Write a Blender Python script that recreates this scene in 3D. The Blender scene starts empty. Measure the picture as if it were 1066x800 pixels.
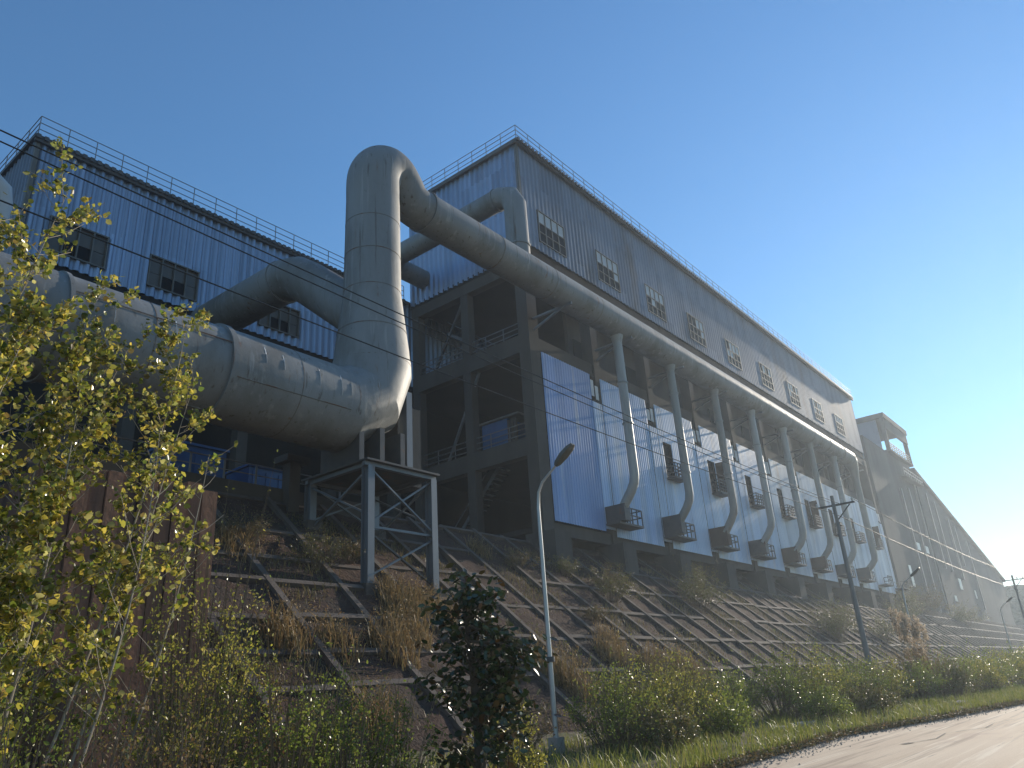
import bpy, math, random
import numpy as np
from mathutils import Vector, Matrix

random.seed(7)
rng = np.random.default_rng(7)
S = bpy.context.scene
C = S.collection
R = math.radians

# ------------------------------------------------------------------ camera, sky, sun, exposure
# world: X runs along the factory front (away to the right), Y towards the factory, Z up
cam = bpy.data.objects.new('camera', bpy.data.cameras.new('camera'))
C.objects.link(cam)
_u = Vector((-133, -1960, 800)).normalized()
_d1 = Vector((693, 270, 800)); _d1 = (_d1 - _u * _d1.dot(_u)).normalized()
_d2 = _u.cross(_d1)
_right = Vector((_d1.x, _d2.x, _u.x)); _down = Vector((_d1.y, _d2.y, _u.y)); _fwd = Vector((_d1.z, _d2.z, _u.z))
m = Matrix.Identity(4)
for i in range(3):
    m[i][0] = _right[i]; m[i][1] = -_down[i]; m[i][2] = -_fwd[i]
m[2][3] = 1.6
cam.matrix_world = m
cam.data.sensor_width = 36.0
cam.data.lens = 36.0 * 800 / 1066
cam.data.clip_start = 0.1
cam.data.clip_end = 5000
S.camera = cam

SUN_EL, SUN_AZ = 18.0, -2.2          # degrees; azimuth measured from +X, negative towards the road
sdir = Vector((math.cos(R(SUN_EL)) * math.cos(R(SUN_AZ)), math.cos(R(SUN_EL)) * math.sin(R(SUN_AZ)), math.sin(R(SUN_EL))))
W = bpy.data.worlds.new('World'); S.world = W; W.use_nodes = True
nt = W.node_tree
sky = nt.nodes.new('ShaderNodeTexSky'); sky.sky_type = 'NISHITA'; sky.sun_disc = False
sky.sun_elevation = R(SUN_EL); sky.sun_rotation = R(90 - SUN_AZ)
sky.air_density = 1.7; sky.dust_density = 0.0; sky.ozone_density = 7.5; sky.altitude = 300
bg = nt.nodes['Background']; bg.inputs['Strength'].default_value = 0.15
nt.links.new(sky.outputs[0], bg.inputs['Color'])
sl_ = bpy.data.lights.new('sun', 'SUN'); sl_.energy = 5.0; sl_.angle = R(0.53); sl_.color = (1.0, 0.88, 0.72)
sun = bpy.data.objects.new('sun', sl_); C.objects.link(sun)
sun.rotation_euler = (-sdir).to_track_quat('-Z', 'Y').to_euler()
sun.location = (80, -20, 60)
S.view_settings.view_transform = 'Standard'; S.view_settings.look = 'None'
S.view_settings.exposure = 0.22; S.view_settings.gamma = 1.0
S.view_settings.use_curve_mapping = False
S.render.engine = 'CYCLES'
cy = S.cycles
cy.use_denoising = True
cy.max_bounces = 6; cy.diffuse_bounces = 3; cy.glossy_bounces = 2; cy.transmission_bounces = 4
cy.volume_bounces = 1; cy.transparent_max_bounces = 8
cy.sample_clamp_indirect = 6.0

# ------------------------------------------------------------------ materials
MATS = {}
def _nodes(name):
    ma = bpy.data.materials.new(name); ma.use_nodes = True
    n = ma.node_tree; b = n.nodes['Principled BSDF']
    return ma, n, b
def _noise(n, pos, scale, stretch=(1, 1, 1), detail=6, rough=.6):
    mp = n.nodes.new('ShaderNodeMapping'); mp.inputs['Scale'].default_value = stretch
    n.links.new(pos, mp.inputs['Vector'])
    t = n.nodes.new('ShaderNodeTexNoise'); t.inputs['Scale'].default_value = scale
    t.inputs['Detail'].default_value = detail; t.inputs['Roughness'].default_value = rough
    n.links.new(mp.outputs[0], t.inputs['Vector'])
    return t.outputs['Fac']
def _ramp(n, fac, lo, hi):
    r = n.nodes.new('ShaderNodeMapRange'); r.inputs['From Min'].default_value = lo; r.inputs['From Max'].default_value = hi
    n.links.new(fac, r.inputs['Value']); return r.outputs[0]
def _mix(n, fac, a, b):
    x = n.nodes.new('ShaderNodeMix'); x.data_type = 'RGBA'
    for s_, v in ((6, a), (7, b)):
        if isinstance(v, tuple): x.inputs[s_].default_value = (*v, 1)
        else: n.links.new(v, x.inputs[s_])
    n.links.new(fac, x.inputs[0]); return x.outputs[2]
def mk(name, c1, c2, scale=1.0, stretch=(1, 1, 1), rough=.75, metal=0.0, spec=.4, bump=0.0, bscale=20, bdist=.02, stains=(), sheet=None):
    ma, n, b = _nodes(name)
    pos = n.nodes.new('ShaderNodeNewGeometry').outputs['Position']
    col = _mix(n, _ramp(n, _noise(n, pos, scale, stretch), .3, .7), c1, c2)
    for (c3, s3, st3, lo, hi) in stains:
        col = _mix(n, _ramp(n, _noise(n, pos, s3, st3), lo, hi), col, c3)
    if sheet:      # every sheet of cladding has its own slight tint
        vm = n.nodes.new('ShaderNodeVectorMath'); vm.operation = 'DIVIDE'; vm.inputs[1].default_value = sheet[:3]; n.links.new(pos, vm.inputs[0])
        vf = n.nodes.new('ShaderNodeVectorMath'); vf.operation = 'FLOOR'; n.links.new(vm.outputs[0], vf.inputs[0])
        wn = n.nodes.new('ShaderNodeTexWhiteNoise'); n.links.new(vf.outputs[0], wn.inputs['Vector'])
        hs_ = n.nodes.new('ShaderNodeHueSaturation'); mr = n.nodes.new('ShaderNodeMapRange'); mr.inputs['To Min'].default_value = 1 - sheet[3]; mr.inputs['To Max'].default_value = 1 + sheet[3]
        n.links.new(wn.outputs['Value'], mr.inputs['Value']); n.links.new(mr.outputs[0], hs_.inputs['Value']); n.links.new(col, hs_.inputs['Color']); col = hs_.outputs[0]
    n.links.new(col, b.inputs['Base Color'])
    b.inputs['Roughness'].default_value = rough; b.inputs['Metallic'].default_value = metal
    b.inputs['Specular IOR Level'].default_value = spec
    if bump:
        bp = n.nodes.new('ShaderNodeBump'); bp.inputs['Strength'].default_value = bump; bp.inputs['Distance'].default_value = bdist
        n.links.new(_noise(n, pos, bscale), bp.inputs['Height']); n.links.new(bp.outputs[0], b.inputs['Normal'])
    MATS[name] = ma; return ma
def mkleaf(name, cols, trans=.35, rough=.45, spec=.5):
    ma, n, b = _nodes(name)
    g = n.nodes.new('ShaderNodeNewGeometry')
    cr = n.nodes.new('ShaderNodeValToRGB'); cr.color_ramp.interpolation = 'LINEAR'
    el = cr.color_ramp.elements
    while len(el) < len(cols): el.new(.5)
    for i, c_ in enumerate(cols): el[i].position = i / (len(cols) - 1); el[i].color = (*c_, 1)
    n.links.new(g.outputs['Random Per Island'], cr.inputs[0])
    n.links.new(cr.outputs[0], b.inputs['Base Color'])
    b.inputs['Roughness'].default_value = rough; b.inputs['Specular IOR Level'].default_value = spec
    tr = n.nodes.new('ShaderNodeBsdfTranslucent'); n.links.new(cr.outputs[0], tr.inputs['Color'])
    mx = n.nodes.new('ShaderNodeMixShader'); mx.inputs[0].default_value = trans
    out = n.nodes['Material Output']
    n.links.new(b.outputs[0], mx.inputs[1]); n.links.new(tr.outputs[0], mx.inputs[2]); n.links.new(mx.outputs[0], out.inputs[0])
    MATS[name] = ma; return ma

RUST = (.16, .075, .04); DIRT = (.12, .10, .08)
mk('siding', (.145, .175, .23), (.195, .23, .295), .35, (1, 1, .25), .55, .0, .4, sheet=(1.05, 500, 4.72, .16), stains=(((.13, .105, .09), .3, (1, 1, .4), .56, .76),))
mk('siding_left', (.25, .315, .42), (.33, .40, .52), .35, (1, 1, .25), .42, .5, .5, sheet=(1.05, 1.05, 3.9, .15), stains=(((.22, .23, .25), .4, (1, 1, .25), .58, .8),))
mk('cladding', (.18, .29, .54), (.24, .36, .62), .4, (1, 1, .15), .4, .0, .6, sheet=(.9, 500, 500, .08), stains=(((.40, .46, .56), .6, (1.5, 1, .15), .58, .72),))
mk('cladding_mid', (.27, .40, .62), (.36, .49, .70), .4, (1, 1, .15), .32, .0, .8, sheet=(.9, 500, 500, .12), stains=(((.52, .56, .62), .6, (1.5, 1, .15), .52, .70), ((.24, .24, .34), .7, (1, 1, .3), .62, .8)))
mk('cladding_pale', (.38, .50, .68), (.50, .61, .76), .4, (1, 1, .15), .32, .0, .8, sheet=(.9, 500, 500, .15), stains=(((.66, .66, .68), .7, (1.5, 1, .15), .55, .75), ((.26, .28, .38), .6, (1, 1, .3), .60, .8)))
mk('cladding_worn_sheen', (.50, .57, .67), (.64, .67, .71), .5, (1, 1, .2), .35, .0, .7, sheet=(.9, 500, 500, .18), stains=(((.34, .40, .50), .4, (1, 1, .2), .5, .7), ((.40, .29, .21), .6, (1, 1, .3), .60, .8)))
mk('duct_paint', (.185, .195, .195), (.25, .255, .25), .5, (1, 1, .3), .6, .05, .4, bump=.55, bscale=.8, bdist=.06, stains=(((.14, .135, .12), .45, (1, 1, .35), .48, .70), ((.29, .295, .285), 1.3, (2, 2, .10), .58, .70), ((.09, .075, .06), 2.4, (1.8, 1.8, .09), .60, .72), ((.17, .085, .045), 1.8, (1.4, 1.4, .16), .64, .74), ((.07, .06, .05), 9, (1, 1, .5), .66, .74)))
mk('weld', (.15, .145, .13), (.21, .20, .185), 3, (1, 1, 1), .7, .1, .3, stains=(((.16, .08, .045), 2, (1, 1, 1), .5, .65),))
mk('pipe_paint', (.22, .225, .205), (.27, .27, .245), .6, (1, 1, .2), .5, .1, .5, stains=(((.22, .2, .17), .8, (1, 1, .2), .55, .75),))
mk('pipe_pale', (.30, .305, .285), (.36, .36, .34), .6, (1, 1, .2), .5, .1, .5, stains=(((.20, .19, .17), .8, (1, 1, .2), .52, .75), (RUST, 1.5, (1, 1, .2), .66, .78)))
mk('pipe_rusty', (.25, .235, .205), (.31, .29, .26), .6, (1, 1, .2), .6, .1, .4, stains=(((.15, .09, .06), .9, (1, 1, .2), .52, .72),))
mk('rusty_steel', (.09, .06, .045), (.13, .085, .06), 1.5, (1, 1, .4), .8, .1, .3)
mk('concrete', (.07, .062, .055), (.105, .094, .082), .5, (1, 1, .4), .9, 0, .2, bump=.3, bscale=8, bdist=.03, stains=(((.10, .09, .08), .5, (1, 1, .2), .5, .7),))
mk('beam_concrete', (.085, .068, .058), (.14, .115, .098), .8, (1, 1, 1), .92, 0, .2, bump=.5, bscale=9, bdist=.04, stains=(((.12, .10, .085), .9, (1, 1, 1), .52, .68),))
mk('shaded_concrete', (.02, .019, .018), (.034, .032, .03), .4, (1, 1, .4), .9, 0, .2)  # frame concrete blackened, so the deep interior shade is in the colour
mk('steel', (.13, .145, .16), (.18, .20, .215), 1.2, (1, 1, .3), .5, .3, .5, stains=((RUST, 1.2, (1, 1, .4), .62, .75),))
mk('dark_steel', (.07, .07, .07), (.11, .105, .10), 1.5, (1, 1, 1), .6, .3, .4, stains=((RUST, 1.5, (1, 1, 1), .58, .72),))
mk('rail_steel', (.16, .165, .17), (.22, .225, .23), 2, (1, 1, 1), .5, .3, .5)
mk('trim', (.09, .085, .08), (.13, .12, .11), 1, (1, 1, 1), .6, .1, .4)
mk('frame_metal', (.13, .12, .105), (.18, .17, .15), 2, (1, 1, 1), .6, .2, .4)
mk('pane_pale', (.42, .41, .38), (.52, .51, .48), 1.5, (1, 1, 1), .35, 0, .5)
mk('pane_brown', (.075, .06, .042), (.11, .088, .06), .8, (1, 1, 1), .3, 0, .5)
mk('blue_paint', (.03, .09, .22), (.045, .13, .28), 1.0, (1, 1, 1), .5, 0, .5)
mk('white_scrap', (.62, .62, .62), (.75, .74, .72), 1.0, (1, 1, 1), .8)
mk('soil', (.056, .033, .026), (.09, .056, .043), .9, (1, 1, 1), .96, 0, .15, bump=.9, bscale=7, bdist=.12, stains=(((.05, .046, .038), .35, (1, 1, 1), .5, .68), ((.12, .09, .07), 5, (1, 1, 1), .6, .7)))
mk('ground', (.12, .10, .07), (.18, .15, .10), .4, (1, 1, 1), .95, 0, .15, bump=.8, bscale=5, bdist=.1, stains=(((.07, .09, .035), .6, (1, 1, 1), .5, .65),))
mk('road', (.50, .37, .25), (.66, .52, .37), .5, (.12, 2.6, 1), .85, 0, .3, bump=.6, bscale=14, bdist=.015, stains=(((.30, .215, .155), .8, (.10, 2.4, 1), .52, .64), ((.72, .60, .45), 1.6, (.08, 2.6, 1), .56, .66), ((.36, .24, .18), .25, (.6, 1, 1), .55, .7), ((.22, .16, .12), 3, (.12, 2, 1), .64, .72)))
mk('hill_scrub', (.05, .06, .03), (.09, .09, .05), .15, (1, 1, 1), .95, 0, .1, bump=1.0, bscale=.6, bdist=1.5)
mk('crack', (.05, .045, .04), (.08, .07, .06), 3)
mk('red_wall', (.17, .085, .055), (.24, .13, .085), 1.2, (1, 1, .25), .92, 0, .15, bump=.6, bscale=5, bdist=.06, stains=(((.08, .05, .04), 1.5, (1, 1, .12), .5, .68),))
mk('galvanised', (.42, .42, .41), (.50, .50, .48), 1.5, (1, 1, .3), .38, .5, .5)
mk('lamp_housing', (.11, .11, .10), (.14, .14, .12), 3, (1, 1, 1), .5, .1)
mk('pole_concrete', (.20, .19, .175), (.25, .24, .22), 1.5, (1, 1, .2), .85)
mk('cable', (.02, .02, .02), (.03, .03, .03), 3, (1, 1, 1), .5)
mk('bark_pale', (.26, .22, .17), (.36, .32, .25), 6, (1, 1, .3), .75)
mk('bark_dark', (.07, .055, .04), (.11, .085, .06), 6, (1, 1, .3), .85)
mk('twig', (.13, .095, .06), (.19, .14, .09), 5, (1, 1, 1), .85)
mk('rock', (.24, .22, .19), (.34, .31, .27), 2, (1, 1, 1), .9, bump=.6, bscale=8, bdist=.05)
mk('tower_wall', (.065, .066, .066), (.095, .095, .09), .2, (1, 1, .3), .9, 0, .2, stains=(((.05, .05, .05), .15, (1, 1, .3), .5, .7),))
mk('tower_pilaster', (.2, .195, .185), (.25, .24, .23), .4, (1, 1, .3), .85)
mkleaf('leaf_poplar', [(.20, .24, .035), (.48, .43, .07), (.09, .14, .02), (.70, .54, .10), (.15, .22, .04), (.66, .60, .22), (.08, .11, .025), (.28, .19, .06)], .6, .22)
mkleaf('leaf_green', [(.10, .15, .025), (.18, .23, .04), (.28, .30, .06), (.11, .16, .03)], .55, .28)
mkleaf('leaf_olive', [(.24, .24, .04), (.40, .36, .07), (.13, .17, .03), (.48, .39, .10)], .55, .28)
mkleaf('leaf_dark_backlit', [(.020, .038, .012), (.032, .055, .016), (.026, .046, .014), (.09, .045, .015)], .12, .25, .6)  # dark evergreen leaf; the shade of backlighting is part of its colour
mkleaf('leaf_brown', [(.20, .12, .05), (.14, .10, .05), (.10, .11, .03), (.25, .17, .08)], .35, .6)
mkleaf('dry_grass', [(.24, .16, .07), (.34, .24, .11), (.18, .115, .05), (.17, .15, .06)], .35, .6)
mkleaf('leaf_slope', [(.11, .115, .03), (.18, .17, .05), (.075, .095, .025), (.22, .16, .07), (.13, .14, .04)], .4, .4)
mkleaf('weed_blade', [(.20, .14, .06), (.12, .12, .04), (.26, .19, .09), (.09, .10, .03)], .3, .6)
mkleaf('plume', [(.50, .40, .29), (.58, .48, .36), (.42, .33, .23)], .45, .8)
mkleaf('grass_blade', [(.16, .20, .03), (.28, .29, .06), (.10, .14, .02), (.38, .32, .11)], .5, .45)

# glass for windows: dark glossy pane
ma, n, b = _nodes('glass_dark'); b.inputs['Base Color'].default_value = (.010, .011, .012, 1); b.inputs['Roughness'].default_value = .5; b.inputs['Specular IOR Level'].default_value = .08
MATS['glass_dark'] = ma
ma, n, b = _nodes('lamp_lens'); b.inputs['Base Color'].default_value = (.5, .48, .42, 1); b.inputs['Roughness'].default_value = .2
MATS['lamp_lens'] = ma

# ------------------------------------------------------------------ helpers
WO = {}
def emp(name, loc, label, cat, group=None):
    o = bpy.data.objects.new(name, None); o.empty_display_size = .5; C.objects.link(o); o.location = loc
    WO[o] = Vector(loc); o['label'] = label; o['category'] = cat
    if group: o['group'] = group
    return o
def tag(o, label=None, cat=None, group=None, kind=None):
    if label: o['label'] = label
    if cat: o['category'] = cat
    if group: o['group'] = group
    if kind: o['kind'] = kind
    return o
def attach(o, parent, world):
    o.location = Vector(world) - (WO[parent] if parent else Vector((0, 0, 0)))
    o.parent = parent; WO[o] = Vector(world); C.objects.link(o); return o
def copy(o, parent, world, rot=None):
    c_ = bpy.data.objects.new(o.name.split('.')[0], o.data)
    if rot: c_.rotation_euler = rot
    return attach(c_, parent, world)

class MB:
    def __init__(s): s.v = []; s.f = []
    def quad(s, a, b_, c_, d): i = len(s.v); s.v += [a, b_, c_, d]; s.f.append((i, i + 1, i + 2, i + 3)); return s
    def box(s, x0, x1, y0, y1, z0, z1):
        i = len(s.v)
        s.v += [(x0, y0, z0), (x1, y0, z0), (x1, y1, z0), (x0, y1, z0), (x0, y0, z1), (x1, y0, z1), (x1, y1, z1), (x0, y1, z1)]
        for q in ((3, 2, 1, 0), (4, 5, 6, 7), (0, 1, 5, 4), (1, 2, 6, 5), (2, 3, 7, 6), (3, 0, 4, 7)): s.f.append(tuple(i + k for k in q))
        return s
    def bar(s, a, b_, w, h=None, up=(0, 0, 1)):
        h = h or w; a = Vector(a); b_ = Vector(b_); t = (b_ - a).normalized(); up = Vector(up)
        if abs(t.dot(up)) > .95: up = Vector((1, 0, 0))
        e = t.cross(up).normalized() * w / 2; g = e.normalized().cross(t) * h / 2
        i = len(s.v)
        for p in (a, b_): s.v += [tuple(p - e - g), tuple(p + e - g), tuple(p + e + g), tuple(p - e + g)]
        for q in ((0, 1, 2, 3), (7, 6, 5, 4), (0, 4, 5, 1), (1, 5, 6, 2), (2, 6, 7, 3), (3, 7, 4, 0)): s.f.append(tuple(i + k for k in q))
        return s
    def tube(s, pts, rad, seg=12, caps=True):
        pts = [Vector(p) for p in pts]; N = len(pts)
        if not hasattr(rad, '__len__'): rad = [rad] * N
        tg = []
        for k in range(N):
            t = (pts[min(k + 1, N - 1)] - pts[max(k - 1, 0)])
            if 0 < k < N - 1: t = (pts[k + 1] - pts[k]).normalized() + (pts[k] - pts[k - 1]).normalized()
            tg.append(t.normalized())
        nrm = tg[0].orthogonal().normalized(); i0 = len(s.v)
        for k in range(N):
            nrm = (nrm - tg[k] * nrm.dot(tg[k])).normalized(); bi = tg[k].cross(nrm)
            for j in range(seg):
                a = 2 * math.pi * j / seg
                s.v.append(tuple(pts[k] + (nrm * math.cos(a) + bi * math.sin(a)) * rad[k]))
        for k in range(N - 1):
            for j in range(seg):
                a = i0 + k * seg + j; b_ = i0 + k * seg + (j + 1) % seg
                s.f.append((a, b_, b_ + seg, a + seg))
        if caps:
            s.f.append(tuple(i0 + j for j in reversed(range(seg)))); s.f.append(tuple(i0 + (N - 1) * seg + j for j in range(seg)))
        return s
    def prism(s, poly, axis, a0, a1):
        """extrude a polygon given in the two other axes"""
        i = len(s.v); N = len(poly)
        for a in (a0, a1):
            for (p, q) in poly:
                s.v.append({'x': (a, p, q), 'y': (p, a, q), 'z': (p, q, a)}[axis])
        s.f.append(tuple(i + k for k in range(N))); s.f.append(tuple(i + N + k for k in reversed(range(N))))
        for k in range(N): s.f.append((i + k, i + N + k, i + N + (k + 1) % N, i + (k + 1) % N))
        return s
    def corr(s, P, e, nrm, L, z0, z1, pitch=.52, depth=.15, holes=()):
        """ribbed sheet of length L along e from P, with rectangular openings (s0, s1, za, zb)"""
        P = Vector(P); e = Vector(e); nrm = Vector(nrm); cuts = []
        k = 0
        while k * pitch < L:
            for fr, d in ((0, 0), (.24, 0), (.5, 1), (.74, 1)):
                if (k + fr) * pitch < L: cuts.append(((k + fr) * pitch, d * depth))
            k += 1
        cuts.append((L, 0))
        for (sa, da), (sb, db) in zip(cuts[:-1], cuts[1:]):
            mid = (sa + sb) / 2; iv = [(z0, z1)]
            for (h0, h1, za, zb) in holes:
                if h0 < mid < h1:
                    nv = []
                    for (a, b_) in iv:
                        if zb <= a or za >= b_: nv.append((a, b_)); continue
                        if a < za: nv.append((a, za))
                        if zb < b_: nv.append((zb, b_))
                    iv = nv
            pa = P + e * sa + nrm * da; pb = P + e * sb + nrm * db
            for (a, b_) in iv:
                s.quad((pa.x, pa.y, a), (pb.x, pb.y, a), (pb.x, pb.y, b_), (pa.x, pa.y, b_))
        return s
    def build(s, name, mat_, parent=None, smooth=False, origin=None):
        V = np.array(s.v, float)
        if origin is None:
            lo, hi = V.min(0), V.max(0); origin = np.array([(lo[0] + hi[0]) / 2, (lo[1] + hi[1]) / 2, lo[2]])
        me = bpy.data.meshes.new(name); me.from_pydata([tuple(p) for p in V - np.array(origin)], [], s.f)
        me.materials.append(MATS[mat_])
        if smooth:
            me.polygons.foreach_set('use_smooth', [True] * len(me.polygons)); me.set_sharp_from_angle(angle=R(38 if smooth is True else smooth))
        o = bpy.data.objects.new(name, me)
        return attach(o, parent, origin)
def B(x0, x1, y0, y1, z0, z1): return MB().box(x0, x1, y0, y1, z0, z1)
def struct(o): o['kind'] = 'structure'; return o

SK = .83; SA = math.atan(SK)
def slope_z(y): return 8.71 + SK * (y - 27)
def gz(y): return 0.0 if y < 16.5 else min(slope_z(y), 10.37)

# ------------------------------------------------------------------ ground, road, embankment
struct(MB().quad((-600, -600, -.03), (600, -600, -.03), (600, 600, -.03), (-600, 600, -.03)).build('ground', 'ground', origin=(0, 0, 0)))
def edge_y(x):
    return float(np.interp(x, [-40, 0, 14, 18, 24, 30, 40, 60, 90, 140, 300], [7.4, 7.4, 7.5, 7.6, 7.9, 6.9, 5.7, 4.2, 2.5, -2, -16]))
# verge: uneven ground between the road and the slope
def grid(name, xs, ys, zf, mat_, parent=None):
    mb = MB(); nx, ny = len(xs), len(ys)
    for j in range(ny):
        for i in range(nx):
            x, y = (xs[i], ys[j]) if not callable(ys[j]) else (xs[i], ys[j](xs[i]))
            mb.v.append((x, y, zf(x, y)))
    for j in range(ny - 1):
        for i in range(nx - 1):
            a = j * nx + i; mb.f.append((a, a + 1, a + nx + 1, a + nx))
    return mb.build(name, mat_, parent, smooth=True, origin=(0, 0, 0))
def bumpf(x, y, f=1.0): return math.sin(x * 1.7 * f + 1.3 * math.sin(y * f)) * math.cos(y * 2.1 * f + math.sin(x * .9 * f))
vx = list(np.arange(-30, 60, .5)) + list(np.arange(60, 260, 3))
vt = np.linspace(0, 1, 22)
vg = MB()
for t in vt:
    for x in vx:
        e = edge_y(x); y = e + (17.3 - e) * t
        z = .05 + .10 * min(1, t * 8) + .07 * bumpf(x, y) * min(1, t * 6) + .25 * t + random.uniform(-.03, .03) * min(1, t * 10)
        vg.v.append((x, y, z))
nx = len(vx)
for j in range(len(vt) - 1):
    for i in range(nx - 1):
        a = j * nx + i; vg.f.append((a, a + 1, a + nx + 1, a + nx))
verge = struct(vg.build('verge', 'ground', smooth=True, origin=(0, 0, 0)))
def verge_z(x, y):
    e = edge_y(x); t = (y - e) / (17.3 - e); return max(0.02, .05 + .10 * min(1, t * 8) + .25 * t) if t > 0 else 0
def top_z(x, y): return max(verge_z(x, y), gz(y)) if y < 17.3 else gz(y)
rd = MB()
rx = list(np.arange(-60, 300, 2.0))
for x in rx: rd.v += [(x, edge_y(x) - 11, .012), (x, edge_y(x) - 5.5, .03), (x, edge_y(x), .012)]
for i in range(len(rx) - 1):
    for j in range(2): a = 3 * i + j; rd.f.append((a, a + 3, a + 4, a + 1))
road = struct(rd.build('road', 'road', origin=(0, 0, 0)))
ck = MB()
for pts in ([(21, 5.6), (22.5, 5.2), (24.2, 5.35), (26, 4.7), (28, 4.8), (31, 4.2)],):
    for (a, b_) in zip(pts[:-1], pts[1:]):
        for k in range(4):
            p = Vector(a).lerp(Vector(b_), k / 4); q = Vector(a).lerp(Vector(b_), (k + 1) / 4); w = random.choice((.008, .02, .03, .075)) * random.uniform(.7, 1.2)
            ck.quad((p.x, p.y - w, .034), (q.x, q.y - w, .034), (q.x, q.y + w, .034), (p.x, p.y + w, .034))
ck.build('crack', 'crack', road)
# embankment
ex = list(np.arange(-30, 70, .65)) + list(np.arange(70, 262, 3))
ey = list(np.arange(16.0, 29.01, .45)) + [29.2]
def ez(x, y):
    d = .06 * bumpf(x, y, 1.6) + .05 * bumpf(x + 5, y, 3.3) + random.uniform(-.05, .05)
    return slope_z(y) + d if y < 29.1 else 10.37
emb = struct(grid('embankment', ex, ey, ez, 'soil'))
struct(MB().quad((-30, 29.2, 10.37), (260, 29.2, 10.37), (260, 90, 10.37), (-30, 90, 10.37)).quad((-30, 90, 10.37), (260, 90, 10.37), (260, 110, 0), (-30, 110, 0)).build('terrace', 'soil', origin=(0, 0, 0)))
# concrete lattice on the slope
def slope_pt(x, s, h=0.0):   # s metres down the slope from y = 27, h proud of it
    return Vector((x, 27 - s * math.cos(SA) - h * math.sin(SA), 8.71 - s * math.sin(SA) + h * math.cos(SA)))
PROUD = .17
def lbeam(w, l, h):   # beam mesh, local x = width or length
    mb = MB().box(-w / 2, w / 2, -l / 2, l / 2, -h * .6, h); return mb
rib_m = lbeam(.26, 15.4, PROUD); rib0 = None; cross0 = None; cross1 = None
ribs = []; x = 9.4
while x < 128:
    ribs.append(x); x += (2.6 if x > 22 else 3.1) + random.uniform(-.08, .08)
for x in ribs:
    p = slope_pt(x, 4.9, -abs(random.gauss(0, .035))); rot = (SA + random.uniform(-.008, .008), random.uniform(-.03, .03), random.uniform(-.008, .008))
    if rib0 is None:
        rib0 = rib_m.build('rib_beam', 'beam_concrete', emb, origin=(0, 0, 0)); rib0.location = p; rib0.rotation_euler = rot
    else: copy(rib0, emb, p, rot)
rows = [-2.55, 0, 2.55, 5.0, 7.5, 10.0]; rows_left = [-2.2, .7, 2.9, 4.6, 6.75, 8.65, 10.2]
cnt = 0
for x0, x1 in zip(ribs[:-1], ribs[1:]):
    for s_ in (rows_left if x0 < 21 else rows):
        if cnt >= 298: break
        if random.random() < .06: continue
        p = slope_pt((x0 + x1) / 2, s_ + random.uniform(-.10, .10), -.02 - abs(random.gauss(0, .05))); rot = (SA + random.uniform(-.05, .05), random.uniform(-.012, .012), 0)
        src = 'L' if x0 < 21 else 'R'
        if src == 'L':
            if cross1 is None: cross1 = lbeam(2.84, .24, PROUD).build('cross_beam', 'beam_concrete', emb, origin=(0, 0, 0)); cross1.location = p; cross1.rotation_euler = rot
            else: copy(cross1, emb, p, rot)
        else:
            if cross0 is None: cross0 = lbeam(2.35, .24, PROUD).build('cross_beam', 'beam_concrete', emb, origin=(0, 0, 0)); cross0.location = p; cross0.rotation_euler = rot
            else: copy(cross0, emb, p, rot)
        cnt += 1
far = MB(); x = ribs[-1]
while x < 250:
    far.bar(slope_pt(x, -2.8, .05), slope_pt(x, 12.6, .05),   .3, .34, up=(0, -math.sin(SA), math.cos(SA))); x += 2.6
for s_ in rows: far.bar(slope_pt(ribs[-1], s_, .05), slope_pt(250, s_, .05), .26, .3, up=(0, -math.sin(SA), math.cos(SA)))
tag(far.build('lattice_beams', 'beam_concrete', emb), kind='stuff')

# ------------------------------------------------------------------ roof railings
def railing(parent, pts, spacing=1.5, h=1.25, r=.028, name='roof_railing', mat_='rail_steel', rails=(1.0, .66, .33), kick=False, posts=True):
    mb = MB()
    for f in rails:
        for a, b_ in zip(pts[:-1], pts[1:]):
            mb.bar((a[0], a[1], a[2] + h * f), (b_[0], b_[1], b_[2] + h * f), r * 2)
    if kick:
        for a, b_ in zip(pts[:-1], pts[1:]): mb.bar((a[0], a[1], a[2] + .08), (b_[0], b_[1], b_[2] + .08), .02, .12)
    spots = []
    for k, (a, b_) in enumerate(zip(pts[:-1], pts[1:])):
        a = Vector(a); b_ = Vector(b_); nn = max(1, round((b_ - a).length / spacing))
        for i in range(nn + (1 if k == len(pts) - 2 else 0)): spots.append(a.lerp(b_, i / nn))
    if not posts:
        for p in spots: mb.bar(p, p + Vector((0, 0, h)), r * 2)
        return mb.build(name, mat_, parent)
    ro = mb.build(name, mat_, parent); p0 = None
    for p in spots:
        if p0 is None: p0 = MB().bar((0, 0, 0), (0, 0, h), r * 2.2).build('post', mat_, ro, origin=(0, 0, 0)); p0.location = p - WO[ro]; WO[p0] = p
        else: copy(p0, ro, p)
    return ro

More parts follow.
